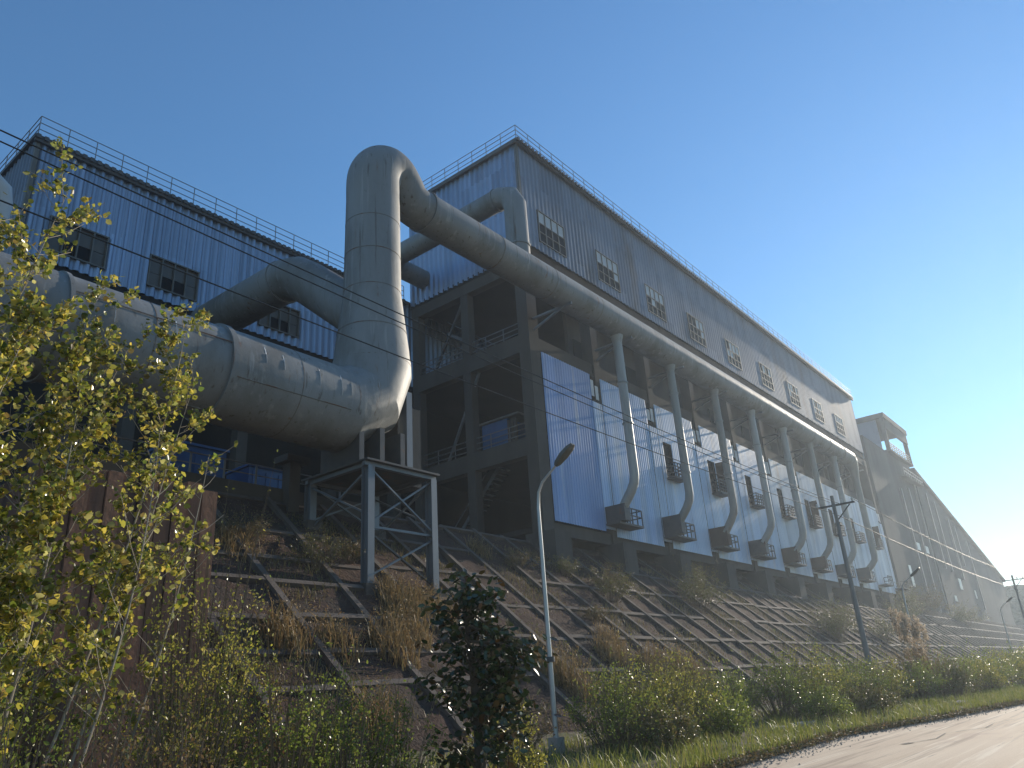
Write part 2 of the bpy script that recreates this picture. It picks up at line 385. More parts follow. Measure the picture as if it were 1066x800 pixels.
# ------------------------------------------------------------------ main building
X0, X1, YF, YB, ZT, ZS = 38.2, 119.5, 28.0, 39.7, 40.6, 31.2
BAY = (X1 - X0) / 10; XC = [X0 + BAY * k for k in range(11)]
mbd = emp('factory_building', (80, 34, 10.37), 'long grey ribbed-metal factory hall on concrete frame, blue sheets below its windows', 'factory building')
wins = [41.9, 49.8, 57.8, 66.0, 74.6, 83.6, 92.3, 101.1, 109.9]
WZ0, WZ1, WW = 32.85, 35.5, 3.3
holes = [(w - WW / 2 - X0, w + WW / 2 - X0, WZ0, WZ1) for w in wins]
MB().corr((X0, YF, 0), (1, 0, 0), (0, -1, 0), X1 - X0, ZS + .75, ZT, .5, .07, holes).build('front_siding', 'siding', mbd)
MB().corr((X0, YB, 0), (0, -1, 0), (-1, 0, 0), YB - YF, ZS - .3, ZT).build('side_siding', 'siding_left', mbd)
MB().corr((X1, YF, 0), (0, 1, 0), (1, 0, 0), YB - YF, ZS, ZT).build('end_siding', 'siding', mbd)
MB().corr((X1, YB, 0), (-1, 0, 0), (0, 1, 0), X1 - X0, ZS, ZT).build('rear_siding', 'siding', mbd)
B(X0 - .12, X0 + .12, YF - .14, YF + .1, ZS - .3, ZT).build('corner_trim', 'frame_metal', mbd)
B(X0 - .35, X1 + .35, YF - .38, YB + .3, ZT + .02, ZT + .2).build('roof', 'trim', mbd)
ev = MB()
for k in range(int((X1 - X0 + .6) / .45)): ev.box(X0 - .3 + k * .45, X0 - .3 + k * .45 + .26, YF - .5, YF - .39, ZT - .06, ZT + .2)
ev.box(X0 - .3, X1 + .3, YF - .36, YF - .14, ZT - .18, ZT + .01)
ev.build('eave_trim', 'trim', mbd)
B(X0 - .38, X0 - .1, YF - .1, YB + .2, ZT - .16, ZT + .01).build('verge_trim', 'trim', mbd)
for w in wins:
    fr = MB(); a, b_ = w - WW / 2, w + WW / 2
    y0, y1 = YF - .12, YF + .05
    fr.box(a - .06, b_ + .06, y0, y1, WZ0 - .08, WZ0).box(a - .06, b_ + .06, y0, y1, WZ1, WZ1 + .08)
    for k in range(5): xx = a + (b_ - a) * k / 4; fr.box(xx - .04, xx + .04, y0 + .003, y1 - .003, WZ0, WZ1)
    zm = WZ0 + (WZ1 - WZ0) * .60; zl = WZ0 + (WZ1 - WZ0) * .30
    fr.box(a, b_, y0 + .006, y1 - .006, zm - .04, zm + .04).box(a, b_, y0 + .006, y1 - .006, zl - .03, zl + .03)
    wo = fr.build('window', 'frame_metal', mbd)
    for k in range(4):
        xx0 = a + (b_ - a) * k / 4 + .04; xx1 = a + (b_ - a) * (k + 1) / 4 - .04
        top = 'pane_pale' if random.random() < .78 else 'glass_dark'
        B(xx0, xx1, YF - .05, YF - .03, zm + .04, WZ1).build('pane', top, wo)
        midc = 'pane_pale' if random.random() < .10 else 'glass_dark'
        B(xx0, xx1, YF - .05, YF - .03, zl + .03, zm - .04).build('pane', midc, wo)
        B(xx0, xx1, YF - .05, YF - .03, WZ0, zl - .03).build('pane', 'glass_dark', wo)
roof_pts = [(X0 - .2, YB, ZT + .2), (X0 - .2, YF - .25, ZT + .2), (X1 + .2, YF - .25, ZT + .2), (X1 + .2, YB, ZT + .2)]
railing(mbd, roof_pts, 1.55, 1.3, .018)
# concrete frame below the siding
B(X0, X1, YF + .1, YB - .05, ZS - .45, ZS - .02).build('soffit_slab', 'shaded_concrete', mbd)
B(X0 - .05, X1, YF + .2, YF + .34, ZS - .44, ZS + .8).build('fascia', 'rusty_steel', mbd)
B(X0 - .05, X1, YF + .04, YF + .55, ZS - 1.3, ZS - .46).build('edge_beam', 'concrete', mbd)
B(X0 + .02, X0 + .7, YF + .56, YB - .1, ZS - 1.35, ZS - .46).build('side_beam', 'concrete', mbd)
for z0, z1, nm in ((23.75, 24.2, 'floor_slab'), (16.75, 17.15, 'floor_slab'), (11.25, 11.6, 'floor_slab')):
    B(X0 + .72, X1, YF + .62, YB - .05, z0, z1).build(nm, 'shaded_concrete', mbd)
for z0, z1 in ((23.45, 24.75), (16.1, 17.35)):
    B(X0 + .03, X0 + .7, YF + .95, YB - .12, z0, z1).build('side_beam', 'concrete', mbd)
for z0, z1 in ((23.45, 24.55), (16.1, 17.2), (10.9, 11.66)):
    B(X0 + .72, X1 - .1, YF + .14, YF + .6, z0, z1).build('edge_beam', 'concrete', mbd)
for k, x in enumerate(XC):
    w = .55 if k == 0 else .42
    xx = x + (.35 if k == 0 else 0) - (.45 if k == 10 else 0)
    B(xx - w, xx + w, YF - .02, YF + .9, 10.9, ZS - .47).build('column', 'concrete', mbd)
    B(xx - .85, xx + .85, YF - 1.0, YF + 1.25, slope_z(YF - 1.0) - .8, 10.88).build('pier', 'concrete', mbd)
for y in (34.0, YB - .5): B(X0 + .05, X0 + .75, y - .35, y + .35, 10.3, ZS - 1.36).build('column', 'concrete', mbd)
for x in (XC[1], XC[2]): B(x - .35, x + .35, 34, 34.7, 10.3, ZS - .47).build('column', 'shaded_concrete', mbd)
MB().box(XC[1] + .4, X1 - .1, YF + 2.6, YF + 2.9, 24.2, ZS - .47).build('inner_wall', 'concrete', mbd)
B(X0 + 7, X1 - .1, YB - .06, YB + .12, 10.3, 24.1).build('rear_wall', 'shaded_concrete', mbd)
B(XC[1] + .5, X1 - .1, YB - .4, YB - .1, 24.25, ZS - .47).build('rear_wall', 'shaded_concrete', mbd)
B(X1 - .4, X1 - .12, YF + .62, YB - .42, 10.3, ZS - .47).build('end_wall', 'concrete', mbd)
B(X0 + 1.2, X1 - .1, YF + 1.3, YF + 1.6, 9.2, 11.24).build('plinth_wall', 'concrete', mbd)
# recess details behind the duct: short secondary columns, pipes, cable trays
for k in range(1, 10):
    x = XC[k] + BAY * .5
    B(x - .2, x + .2, YF + 2.2, YF + 2.58, 24.22, ZS - .5).build('mullion_post', 'concrete', mbd)
    B(XC[k] + 1.0, XC[k] + 3.0, YF + 2.5, YF + 2.585, 25.6, 28.0).build('recess_panel', 'shaded_concrete', mbd)
railing(mbd, [(X0 + .4, YF + 1.0, 24.75), (X0 + .4, YB - .6, 24.75)], 1.8, 1.15, .03, 'floor_railing', posts=False)
railing(mbd, [(X0 + .4, YF + 1.0, 17.35), (X0 + .4, YB - .6, 17.35)], 1.8, 1.15, .03, 'floor_railing', posts=False)
st = MB()
for k in range(14): st.box(X0 + 1.3, X0 + 2.3, 32.0 + k * .34, 32.3 + k * .34, 24.3 + k * .26, 24.36 + k * .26)
st.bar((X0 + 1.28, 31.8, 24.2), (X0 + 1.28, 36.9, 28.1), .06, .25).bar((X0 + 2.32, 31.8, 24.2), (X0 + 2.32, 36.9, 28.1), .06, .25)
st.bar((X0 + 1.28, 31.8, 25.2), (X0 + 1.28, 36.9, 29.1), .06).build('stair', 'rail_steel', mbd)
st = MB()
for k in range(20): st.box(X0 + 1.3, X0 + 2.3, 38.0 - k * .3, 38.28 - k * .3, 10.5 + k * .3, 10.56 + k * .3)
st.bar((X0 + 1.28, 38.3, 10.4), (X0 + 1.28, 32.2, 16.7), .06, .25).bar((X0 + 1.28, 38.3, 11.4), (X0 + 1.28, 32.2, 17.7), .06)
st.build('stair', 'rail_steel', mbd)
MB().bar((X0 + .5, 36.5, 17.4), (X0 + .5, 33.2, 23.4), .16).build('brace', 'rail_steel', mbd)
MB().bar((X0 + .5, 37.6, 24.8), (X0 + .5, 34.4, 29.8), .16).build('brace', 'dark_steel', mbd)
# small blue cabin on the middle floor
cb = MB().box(X0 + .95, X0 + 3.2, 31.3, 33.6, 17.18, 19.5).build('cabin_wall', 'blue_paint', mbd)
B(X0 + .8, X0 + 3.4, 30.2, 34.2, 19.52, 19.66).build('cabin_roof', 'frame_metal', mbd)
for k in range(3): B(X0 + .86, X0 + .94, 30.4 + .3 * k, 30.62 + .3 * k, 17.5, 19.3).build('cabin_window', 'pane_brown', mbd)
# blue cladding, one sheet field per bay, a notch beside each column
cmat = ['cladding', 'cladding_mid', 'cladding_pale', 'cladding_pale', 'cladding_pale', 'cladding_worn_sheen', 'cladding_worn_sheen', 'cladding_worn_sheen', 'cladding_worn_sheen', 'cladding_worn_sheen']  # paler bay by bay: some wear, plus sunlit sheen put into the colour
for k in range(10):
    a, b_ = XC[k] + (.95 if k == 0 else .1), XC[k + 1] - 1.3
    hx = XC[k] + 1.5
    hs = [] if k < 2 else [(hx - .7 - a, hx + .7 - a, 17.3, 20.3)]
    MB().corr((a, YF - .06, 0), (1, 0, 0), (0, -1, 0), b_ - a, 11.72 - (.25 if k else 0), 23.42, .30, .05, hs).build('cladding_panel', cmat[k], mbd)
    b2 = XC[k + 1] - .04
    MB().corr((b_ + .03, YF - .09, 0), (1, 0, 0), (0, -1, 0), b2 - b_ - .03, 11.9, 21.3, .30, .05).build('cladding_strip', cmat[min(9, k + 1)] if k < 9 else 'cladding_worn_sheen', mbd)
    # scraps of torn lining hanging in the notch
    sc = MB(); xx = b_ + .1
    for q in range(2):
        w = random.uniform(.35, .5); z = 21.5 + random.uniform(0, .3)
        sc.box(xx, xx + w, YF - .04 - .02 * q, YF - .01 - .02 * q, z, z + random.uniform(.9, 1.4)); xx += w + random.uniform(.1, .3)
    sc.build('torn_lining', 'white_scrap', mbd)
# walkway platforms by the pipe feet, hatches with small balconies
for k in range(1, 11):
    px = XC[k] - .8
    pl = B(px - .5, px + 2.7, YF - 1.25, YF - .12, 12.08, 12.22).build('platform', 'dark_steel', mbd)
    railing(pl, [(px + .6, YF - 1.2, 12.22), (px + 2.65, YF - 1.2, 12.22), (px + 2.65, YF - .2, 12.22)], .8, 1.1, .035, 'railing', 'dark_steel', (1, .55), posts=False)
for k in range(2, 10):
    hx = XC[k] + 1.5
    B(hx - .7, hx + .7, YF + .2, YF + .24, 17.3, 20.3).build('hatch_dark', 'glass_dark', mbd)  # near-black plate stands in for the shade inside the open hatch
    if k % 3 == 0: B(hx + .72, hx + .78, YF - .95, YF - .14, 17.35, 20.2).build('open_shutter', 'rusty_steel', mbd)
    pl = B(hx - .95, hx + 1.1, YF - 1.0, YF - .12, 17.05, 17.2).build('balcony', 'dark_steel', mbd)
    railing(pl, [(hx - .9, YF - .2, 17.2), (hx - .9, YF - .95, 17.2), (hx + 1.05, YF - .95, 17.2), (hx + 1.05, YF - .2, 17.2)], .5, 1.1, .035, 'railing', 'dark_steel', (1, .75, .5, .25), posts=False)

# ------------------------------------------------------------------ building behind, at the left
lb = emp('rear_building', (24, 44, 10.37), 'lower blue-grey ribbed-metal building behind the thick duct at the left', 'factory building')
LX0, LX1, LY, LZ, LS = 10.8, 62.0, 40.0, 31.25, 24.3
lw = [13.55, 19.0, 26.4, 33.5]
lh = [(w - 1.5 - LX0, w + 1.5 - LX0, 25.0, 26.9) for w in lw]
MB().corr((LX0, LY, 0), (1, 0, 0), (0, -1, 0), LX1 - LX0, LS, LZ, .52, .15, lh).build('front_siding', 'siding_left', lb)
MB().corr((LX0, LY + 11, 0), (0, -1, 0), (-1, 0, 0), 11, LS - 3, LZ, .52, .15).build('side_siding', 'siding', lb)
B(LX0 - .12, LX0 + .1, LY - .14, LY + .1, LS, LZ).build('corner_trim', 'frame_metal', lb)
B(LX0 - .3, LX1, LY - .32, LY + 11, LZ + .02, LZ + .2).build('roof', 'trim', lb)
ev = MB()
for k in range(int((X0 - LX0) / .4)): ev.box(LX0 - .25 + k * .4, LX0 - .25 + k * .4 + .22, LY - .42, LY - .33, LZ - .05, LZ + .2)
ev.box(LX0 - .25, X0 - .5, LY - .3, LY - .1, LZ - .2, LZ + .01).build('eave_trim', 'trim', lb)
for w in lw:
    fr = MB(); a, b_ = w - 1.5, w + 1.5
    fr.box(a - .05, b_ + .05, LY - .2, LY + .05, 24.92, 25).box(a - .05, b_ + .05, LY - .2, LY + .05, 26.9, 26.98)
    for k in range(5): xx = a + (b_ - a) * k / 4; fr.box(xx - .035, xx + .035, LY - .197, LY + .047, 25, 26.9)
    wo = fr.build('window', 'frame_metal', lb)
    for k in range(4):
        xx0 = a + (b_ - a) * k / 4 + .035; xx1 = a + (b_ - a) * (k + 1) / 4 - .035
        for (za, zb, low) in ((25, 25.85, 1), (25.88, 26.9, 0)):
            B(xx0, xx1, LY - .04, LY - .02, za, zb).build('pane', 'glass_dark' if low and k in (1, 2) else 'pane_brown', wo)
B(LX0 - .05, X0 + 24, LY + .01, LY + 10.9, LS - .3, LS + .05).build('floor_slab', 'shaded_concrete', lb)
B(LX0, X0 - .4, LY + .02, LY + .6, LS - 1.2, LS - .31).build('edge_beam', 'concrete', lb)
for x in (LX0 + .4, 17.6, 24.4, 31.2, 37.0): B(x - .35, x + .35, LY + .05, LY + .75, 10.3, LS - 1.21).build('column', 'concrete', lb)
MB().corr((LX1, LY + 11, 0), (-1, 0, 0), (0, 1, 0), LX1 - LX0, LS, LZ).build('rear_siding', 'siding', lb)
B(LX0 - 8, X0 + 24, LY + 2.5, LY + 2.8, 10.3, LS - .32).build('inner_wall', 'shaded_concrete', lb)
railing(lb, [(LX0 - .15, LY + 10.8, LZ + .2), (LX0 - .15, LY - .2, LZ + .2), (X0 - .6, LY - .2, LZ + .2)], 1.5, 1.3, .018)

# ------------------------------------------------------------------ ducts
fd = emp('flue_duct', (22, 25.5, 11), 'huge grey flue duct bending up into a riser, then running along the front', 'flue duct')
YD = 25.5
def arc(c, r, a0, a1, n_, plane='xz', y=YD):
    out = []
    for k in range(n_ + 1):
        a = R(a0 + (a1 - a0) * k / n_); out.append((c[0] + r * math.cos(a), y, c[1] + r * math.sin(a)))
    return out
MB().tube([(-14, YD, 13.76), (13.9, YD, 13.76)], 1.84, 40).build('trunk_duct', 'duct_paint', fd, True)
MB().tube([(13.9, YD, 13.76), (19.7, YD, 13.76)], 1.87, 40).build('trunk_duct', 'duct_paint', fd, True)
MB().tube([(13.78, YD, 13.76), (14.02, YD, 13.76)], 1.95, 40).build('flange', 'duct_paint', fd, True)
for x in (10.9, 16.9, 5.2): MB().tube([(x, YD, 13.76), (x + .035, YD, 13.76)], 1.853 if x < 13.9 else 1.878, 48).build('weld_seam', 'weld', fd, True)
for x in (8.1, 2.4): MB().tube([(x, YD, 13.76), (x + .14, YD, 13.76)], 1.91, 40).build('flange', 'duct_paint', fd, True)
MB().tube([(19.3, YD, 13.76), (19.95, YD, 13.76), (21.45, YD, 14.55), (22, YD, 16.05), (22, YD, 16.5)], [1.875, 1.875, 1.87, 1.86, 1.83], 48, False).build('lower_elbow', 'duct_paint', fd, 15)
riser = [(22, YD, 16.06), (22, YD, 17.2), (22, YD, 20.2), (22, YD, 25.9)]
MB().tube(riser, [1.83, 1.74, 1.40, 1.36], 48, False).build('riser', 'duct_paint', fd, True)
for z, r_ in ((16.3, 1.845), (18.0, 1.67), (20.2, 1.415), (22.2, 1.40), (24.1, 1.385)): MB().tube([(22, YD, z - .02), (22, YD, z + .02)], r_, 40).build('weld_seam', 'weld', fd, True)
top = [(22, YD, 25.8), (22, YD, 26.8), (22.12, YD, 27.35), (22.45, YD, 27.85), (22.95, YD, 28.1), (23.5, YD, 28.0), (24.05, YD, 27.55), (24.5, YD, 27.1), (25.1, YD, 26.9), (25.8, YD, 26.9)]
tr_ = [1.365, 1.37, 1.37, 1.36, 1.33, 1.27, 1.20, 1.14, 1.125, 1.125]
def catmull(P_, r_, n_=4):
    Q, q = [], []
    for i in range(len(P_) - 1):
        p0, p1, p2, p3 = (Vector(P_[max(i - 1, 0)]), Vector(P_[i]), Vector(P_[i + 1]), Vector(P_[min(i + 2, len(P_) - 1)]))
        for k in range(n_):
            t = k / n_; Q.append(.5 * (2 * p1 + (p2 - p0) * t + (2 * p0 - 5 * p1 + 4 * p2 - p3) * t * t + (3 * p1 - p0 - 3 * p2 + p3) * t ** 3)); q.append(r_[i] + (r_[i + 1] - r_[i]) * t)
    return Q + [Vector(P_[-1])], q + [r_[-1]]
top, tr_ = catmull(top, tr_)
MB().tube(top, tr_, 48, False).build('upper_elbow', 'duct_paint', fd, True)
MB().tube([(25.55, YD, 26.9), (25.7, YD, 26.9)], 1.2, 40).build('flange', 'duct_paint', fd, True)
XE = 102.0
MB().tube([(25.6, YD, 26.9), (45, YD, 26.9), (75, YD, 26.9), (XE - 1.6, YD, 26.9)], [1.12, 1.12, 1.1, 1.0], 36).build('header_duct', 'duct_paint', fd, True)
for k in range(1, 14): x = 26 + k * 5.4; MB().tube([(x, YD, 26.9), (x + .07, YD, 26.9)], 1.145 - .007 * k, 36).build('weld_seam', 'weld', fd, True)
for x0_, x1_, a_ in ((-14, 8.1, 205), (8.2, 13.8, 160), (8.2, 13.8, 250), (14.05, 19.4, 200)):
    MB().bar((x0_, YD + 1.875 * math.cos(R(a_)), 13.76 + 1.875 * math.sin(R(a_))), (x1_, YD + 1.875 * math.cos(R(a_)), 13.76 + 1.875 * math.sin(R(a_))), .03, .03).build('weld_seam', 'weld', fd)
PX = [45.5 + 8.08 * k for k in range(7)]
for i, x in enumerate(PX):
    pr = .33 + random.uniform(-.015, .02); pm = random.choice(('pipe_paint', 'pipe_pale', 'pipe_pale', 'pipe_rusty')); dx = random.uniform(-.07, .07); zb = random.uniform(-.12, .12)
    pts = [(x, YD, 26.3), (x + dx * .4, YD, 21), (x + dx, YD, 15.2 + zb), (x + dx, YD + .1, 14.65 + zb), (x + dx, YD + .42, 14.1 + zb), (x + dx, YD + 1.1, 13.3)]
    dp = MB().tube(pts, pr, 18).build('downpipe', pm, fd, True)
    MB().tube([(x, YD, 25.35), (x, YD, 25.85)], [pr + .03, pr + .14], 18).build('branch_collar', pm, dp, True)
    for zf in (random.uniform(22, 23.5), random.uniform(16.5, 19.5)): MB().tube([(x + dx * .6, YD, zf), (x + dx * .6, YD, zf + .1)], pr + .06, 18).build('flange', 'pipe_paint', dp, True)
    w_ = random.uniform(.30, .38)
    MB().box(x - w_, x + w_, YD + .85, YD + 2.42, 12.25, 13.55 + random.uniform(-.15, .25)).build('damper_box', random.choice(('dark_steel', 'rusty_steel')), dp)
pts = [(XE - 1.6, YD, 26.9), (XE - .7, YD, 26.6), (XE - .1, YD, 25.8), (XE, YD, 24.5), (XE, YD, 14.9), (XE, YD + .1, 14.35), (XE, YD + .45, 13.9), (XE, YD + 1.1, 13.3)]
dp = MB().tube(pts, [.95, .85, .62, .40, .36, .36, .36, .36], 18).build('downpipe', 'pipe_paint', fd, True)
MB().box(XE - .36, XE + .36, YD + .85, YD + 2.42, 12.25, 13.6).build('damper_box', 'dark_steel', dp)
for k in range(0, 9):     # brackets that carry the header from the columns
    x = XC[k] + (.4 if k == 0 else 0)
    MB().bar((x, YF, 24.9), (x, YD - .2, 25.75), .14).bar((x, YF - .02, 25.75), (x, YD - .8, 25.75), .16).build('bracket', 'rail_steel', fd)
# pale drip runs down the near side of the trunk
for x, t0, t1 in ((9.5, 22, -2), (11.6, 24, 2), (15.2, 30, 6), (16.0, 26, 4), (17.7, 22, -2), (18.8, 24, -6), (19.3, 14, -2)):
    mb = MB(); pr_ = None
    for k in range(9):
        a_ = R(t0 + (t1 - t0) * k / 8); p = (x + random.uniform(-.006, .006), YD - 1.8705 * math.cos(a_), 13.76 + 1.8705 * math.sin(a_))
        if pr_: mb.bar(pr_, p, .03 + .02 * random.random(), .004)
        pr_ = p
    mb.build('drip_mark', 'white_scrap', fd)

bp = emp('bypass_duct', (34.2, 25.5, 28), 'thin grey pipe rising from the long duct and turning along the hall end wall', 'pipe')
MB().tube([(34.2, YD, 27.6), (34.2, YD, 31.7), (34.2, YD + .35, 32.45), (34.2, YD + 1.1, 32.8), (34.2, 36.6, 32.8), (34.5, 37.6, 32.8), (35.4, 38.0, 32.8), (38.1, 38.0, 32.8)], .76, 24).build('pipe', 'duct_paint', bp, True)
MB().tube([(34.2, 26.9, 32.8), (34.2, 27.0, 32.8)], .82, 24).build('flange', 'duct_paint', bp, True)
MB().tube([(34.2, YD, 28.4), (34.2, YD, 28.5)], .82, 24).build('flange', 'duct_paint', bp, True)
td = emp('branch_duct', (21.6, 34, 24), 'grey duct from the rear building bending down into the back of the riser', 'pipe')
MB().tube([(21.5, 40.1, 23.8), (21.5, 31.9, 23.55), (21.55, 31.0, 23.3), (21.7, 30.2, 22.7), (22, 26.2, 19.3)], 1.18, 32).build('pipe', 'duct_paint', td, True)
MB().tube([(21.5, 32.3, 23.56), (21.5, 32.2, 23.56)], 1.25, 32).build('flange', 'duct_paint', td, True)
vp = emp('vent_pipe', (7.3, 30, 10.37), 'pale grey vent pipe with a bent top at the left edge', 'pipe')
MB().tube([(7.0, 30, 10.3), (7.25, 30, 20.3), (7.15, 30, 20.9), (6.6, 30, 21.3), (5.8, 30, 21.35), (1, 30, 21.3)], .46, 20).build('pipe', 'pane_pale', vp, True)
MB().tube([(7.2, 30, 18.2), (7.2, 30, 18.3)], .54, 20).build('flange', 'duct_paint', vp, True)

# steel trestle under the elbow
tr = emp('support_trestle', (22, 25.5, 7), 'four-legged cross-braced steel trestle under the duct elbow', 'steel frame')
LEG = [(20.2, 23.6), (23.8, 23.6), (20.2, 27.4), (23.8, 27.4)]
for (x, y) in LEG:
    lg = MB().box(x - .17, x + .17, y - .21, y - .17, slope_z(y) - .3, 10.8).box(x - .17, x + .17, y + .17, y + .21, slope_z(y) - .3, 10.8).box(x - .03, x + .03, y - .17, y + .17, slope_z(y) - .3, 10.8).build('leg', 'steel', tr)
    B(x - .4, x + .4, y - .4, y + .4, slope_z(y) - .5, slope_z(y) + .12).build('footing', 'concrete', tr)
MB().box(19.9, 24.1, 23.3, 27.7, 10.98, 11.06).build('deck', 'dark_steel', tr)
for y in (23.6, 27.4): MB().box(19.95, 24.05, y - .1, y + .1, 10.8, 10.97).build('deck_beam', 'steel', tr)
for x in (20.2, 23.8): MB().box(x - .1, x + .1, 23.71, 27.29, 10.8, 10.97).build('deck_beam', 'steel', tr)
def xbr(a, b_, za, zb):
    (ax, ay), (bx, by) = a, b_
    MB().bar((ax, ay, za), (bx, by, zb), .11, .07).build('brace', 'steel', tr)
    MB().bar((ax, ay - .08, zb), (bx, by - .08, za), .11, .07).build('brace', 'steel', tr)
xbr(LEG[0], LEG[1], 8.4, 10.7); xbr(LEG[2], LEG[3], 9.2, 10.7); xbr(LEG[0], LEG[2], 8.8, 10.7); xbr(LEG[1], LEG[3], 8.8, 10.7)
MB().bar((20.2, 23.6, 8.3), (23.8, 23.6, 8.3), .1).build('tie_bar', 'steel', tr)
MB().bar((20.2, 23.6, 8.1), (23.8, 23.6, 6.2), .11, .07).build('brace', 'dark_steel', tr)
MB().bar((20.2, 23.6, 6.3), (23.8, 23.6, 8.1), .11, .07).build('brace', 'steel', tr)
# plate boxes that carry the elbow, standing on the deck; the duct's shade is in their dark colour
for x_ in (20.35, 21.5, 22.7): MB().box(x_ - .13, x_ + .13, 24.2, 26.8, 11.07, 12.9).build('saddle_plate', 'dark_steel', tr)
sp1 = MB().box(23.25, 23.6, 24.5, 25.0, 11.07, 15.2).build('stub_column', 'steel', tr)
MB().box(23.7, 25.2, 25.6, 26.9, 10.99 + .08, 15.0).build('plate_column', 'concrete', tr)

# second trunk support: brown concrete column
def pier_thing(x, y, z1, label):
    p = emp('duct_column', (x, y, 10.3), label, 'column')
    B(x - .28, x + .28, y - .28, y + .28, 9.6, z1 - .3).build('shaft', 'concrete', p)
    B(x - .6, x + .6, y - .5, y + .5, z1 - .29, z1).build('cap', 'concrete', p)
pier_thing(20.0, 28.6, 12.3, 'grey-brown square column with cap behind the thick duct, left of the trestle')
pier_thing(9.5, 26.3, 12.0, 'grey-brown square column under the thick duct behind the yellow saplings')
# terrace kerb with short railing
kw = emp('terrace_railing', (20, 29, 10.37), 'low kerb with handrail along the terrace edge behind the trestle', 'railing')
B(6, 25.5, 28.8, 29.15, 10.0, 10.85).build('kerb', 'concrete', kw)
kp0 = None
kr = MB().bar((6, 28.97, 11.75), (25.4, 28.97, 11.75), .05).bar((6, 28.97, 11.3), (25.4, 28.97, 11.3), .04).build('rail', 'rail_steel', kw)
for k in range(13):
    x = 6.2 + k * 1.53
    if kp0 is None: kp0 = MB().bar((0, 0, 0), (0, 0, .92), .07).build('post', 'rail_steel', kw, origin=(0, 0, 0)); kp0.location = Vector((x, 28.97, 10.84)) - WO[kw]
    else: copy(kp0, kw, (x, 28.97, 10.84))
# blue plant standing behind the railing
def housing(x, y, w, h, label):
    p = emp('machine_housing', (x, y, 10.37), label, 'machine')
    B(x - w / 2, x + w / 2, y, y + 2, 10.6, 10.37 + h).build('casing', 'blue_paint', p)
    B(x - w / 2 - .1, x + w / 2 + .1, y - .1, y + 2.1, 10.37 + h + .01, 10.37 + h + .12).build('lid', 'blue_paint', p)
    B(x - w / 2 - .15, x + w / 2 + .15, y - .1, y + 2.1, 10.3, 10.59).build('plinth', 'concrete', p)
    for k in range(3): B(x - w / 2 + .2 + k * w / 3, x - w / 2 + .2 + k * w / 3 + w / 3 - .3, y - .04, y - .005, 10.8, 10.2 + h).build('door', 'blue_paint', p)
housing(17.2, 31.6, 2.6, 2.6, 'blue machine housing behind the railing, left of the capped column')
housing(21.2, 32.2, 2.2, 2.4, 'blue machine housing behind the railing, right of the capped column')

# ------------------------------------------------------------------ red-brown retaining wall at the left
rw = emp('retaining_wall', (8.9, 18.5, 2), 'weathered red-brown wall stub behind the yellow saplings', 'wall')
x = 6.2
while x < 10.3:
    w = random.uniform(.32, .5); d = random.uniform(-.05, .05)
    B(x, min(x + w, 10.42) - .025, 18.0 + d, 20.5, 1.2, 7.05 + random.uniform(-.06, .12)).build('board', 'red_wall', rw); x += w
B(6.15, 10.3, 18.1, 20.4, 1.0, 6.95).build('core', 'red_wall', rw)
B(7.0, 10.2, 17.0, 17.98, .3, 2.7).build('footing', 'red_wall', rw)

# ------------------------------------------------------------------ mill tower and sloping gallery at the far right
tw = emp('mill_tower', (150, 32, 10), 'hazy grey tower with open top floor and long sloping gallery at far right', 'tower')
TX0, TX1, TY0, TY1 = 138, 153, 28, 34.5
B(124, TX1 - .5, TY0 + .6, TY1 + 4, 9.5, 36).build('body_wall', 'tower_wall', tw)
B(TX0 - .2, TX1 + .2, TY0 - .3, TY1 + .3, 42.0, 42.9).build('roof', 'tower_wall', tw)
B(TX0 - .15, TX1 - .2, TY0 - .1, TY1, 36.01, 36.4).build('floor_slab', 'tower_wall', tw)
B(TX0 - .15, TX1, TY0 - .1, TY0 + .3, 40.2, 41.98).build('fascia', 'tower_wall', tw)
for (x, y) in ((TX0 + .3, TY0 + .3), (TX1 - .3, TY0 + .3), (TX1 - .3, TY1 - .4), (TX0 + 7.5, TY1 - .4)): B(x - .35, x + .35, y - .3, y + .3, 36.42, 41.98).build('column', 'tower_wall', tw)
B(TX0, TX0 + .3, TY0 + 1.2, TY1, 36.42, 41.98).build('side_wall', 'siding', tw)
railing(tw, [(TX0 + .4, TY0 + .1, 36.4), (TX1 - .2, TY0 + .1, 36.4), (TX1 - .2, TY1 - .2, 36.4)], 1.6, 1.4, .05, 'railing', 'rail_steel', (1, .7, .4), posts=False)
MB().prism([(TX1 - .5, 9.5), (222, 9.5), (222, 19.9), (TX1 - .5, 34.6)], 'y', TY0 + .2, TY0 + 6).build('gallery_wall', 'tower_wall', tw)
MB().prism([(TX1 - 1.2, 35.0), (223, 19.95), (223, 20.5), (TX1 - 1.2, 35.6)], 'y', TY0 - .3, TY0 + 6.4).build('gallery_roof', 'tower_wall', tw)
def gal_z(x): return 34.5 - (x - TX1) * .213
for x, za, zb in ((140.2, 11, 30), (146, 10, 31), (151.5, 10, 33), (157.5, 18, 31.8), (163, 18, 31), (172, 17, 29), (177, 20, 28), (186, 12, 26)):
    y = TY0 + .6 if x < TX1 - .5 else TY0 + .2
    B(x - .3, x + .3, y - .3, y - .01, za, min(zb, gal_z(x) - .8)).build('pilaster', 'tower_pilaster', tw)
for x, z, w, h in ((133, 13.5, 1.4, 3.2), (143, 20, 2, 1.2), (149, 20, 2, 1.2), (168, 15, 2.4, 2), (181, 14, 1.4, 1.6), (160, 12.5, 2, 1)):
    y = TY0 + .6 if x < TX1 - .5 else TY0 + .2
    B(x - w / 2, x + w / 2, y - .06, y - .01, z, z + h).build('window', 'pane_pale', tw)
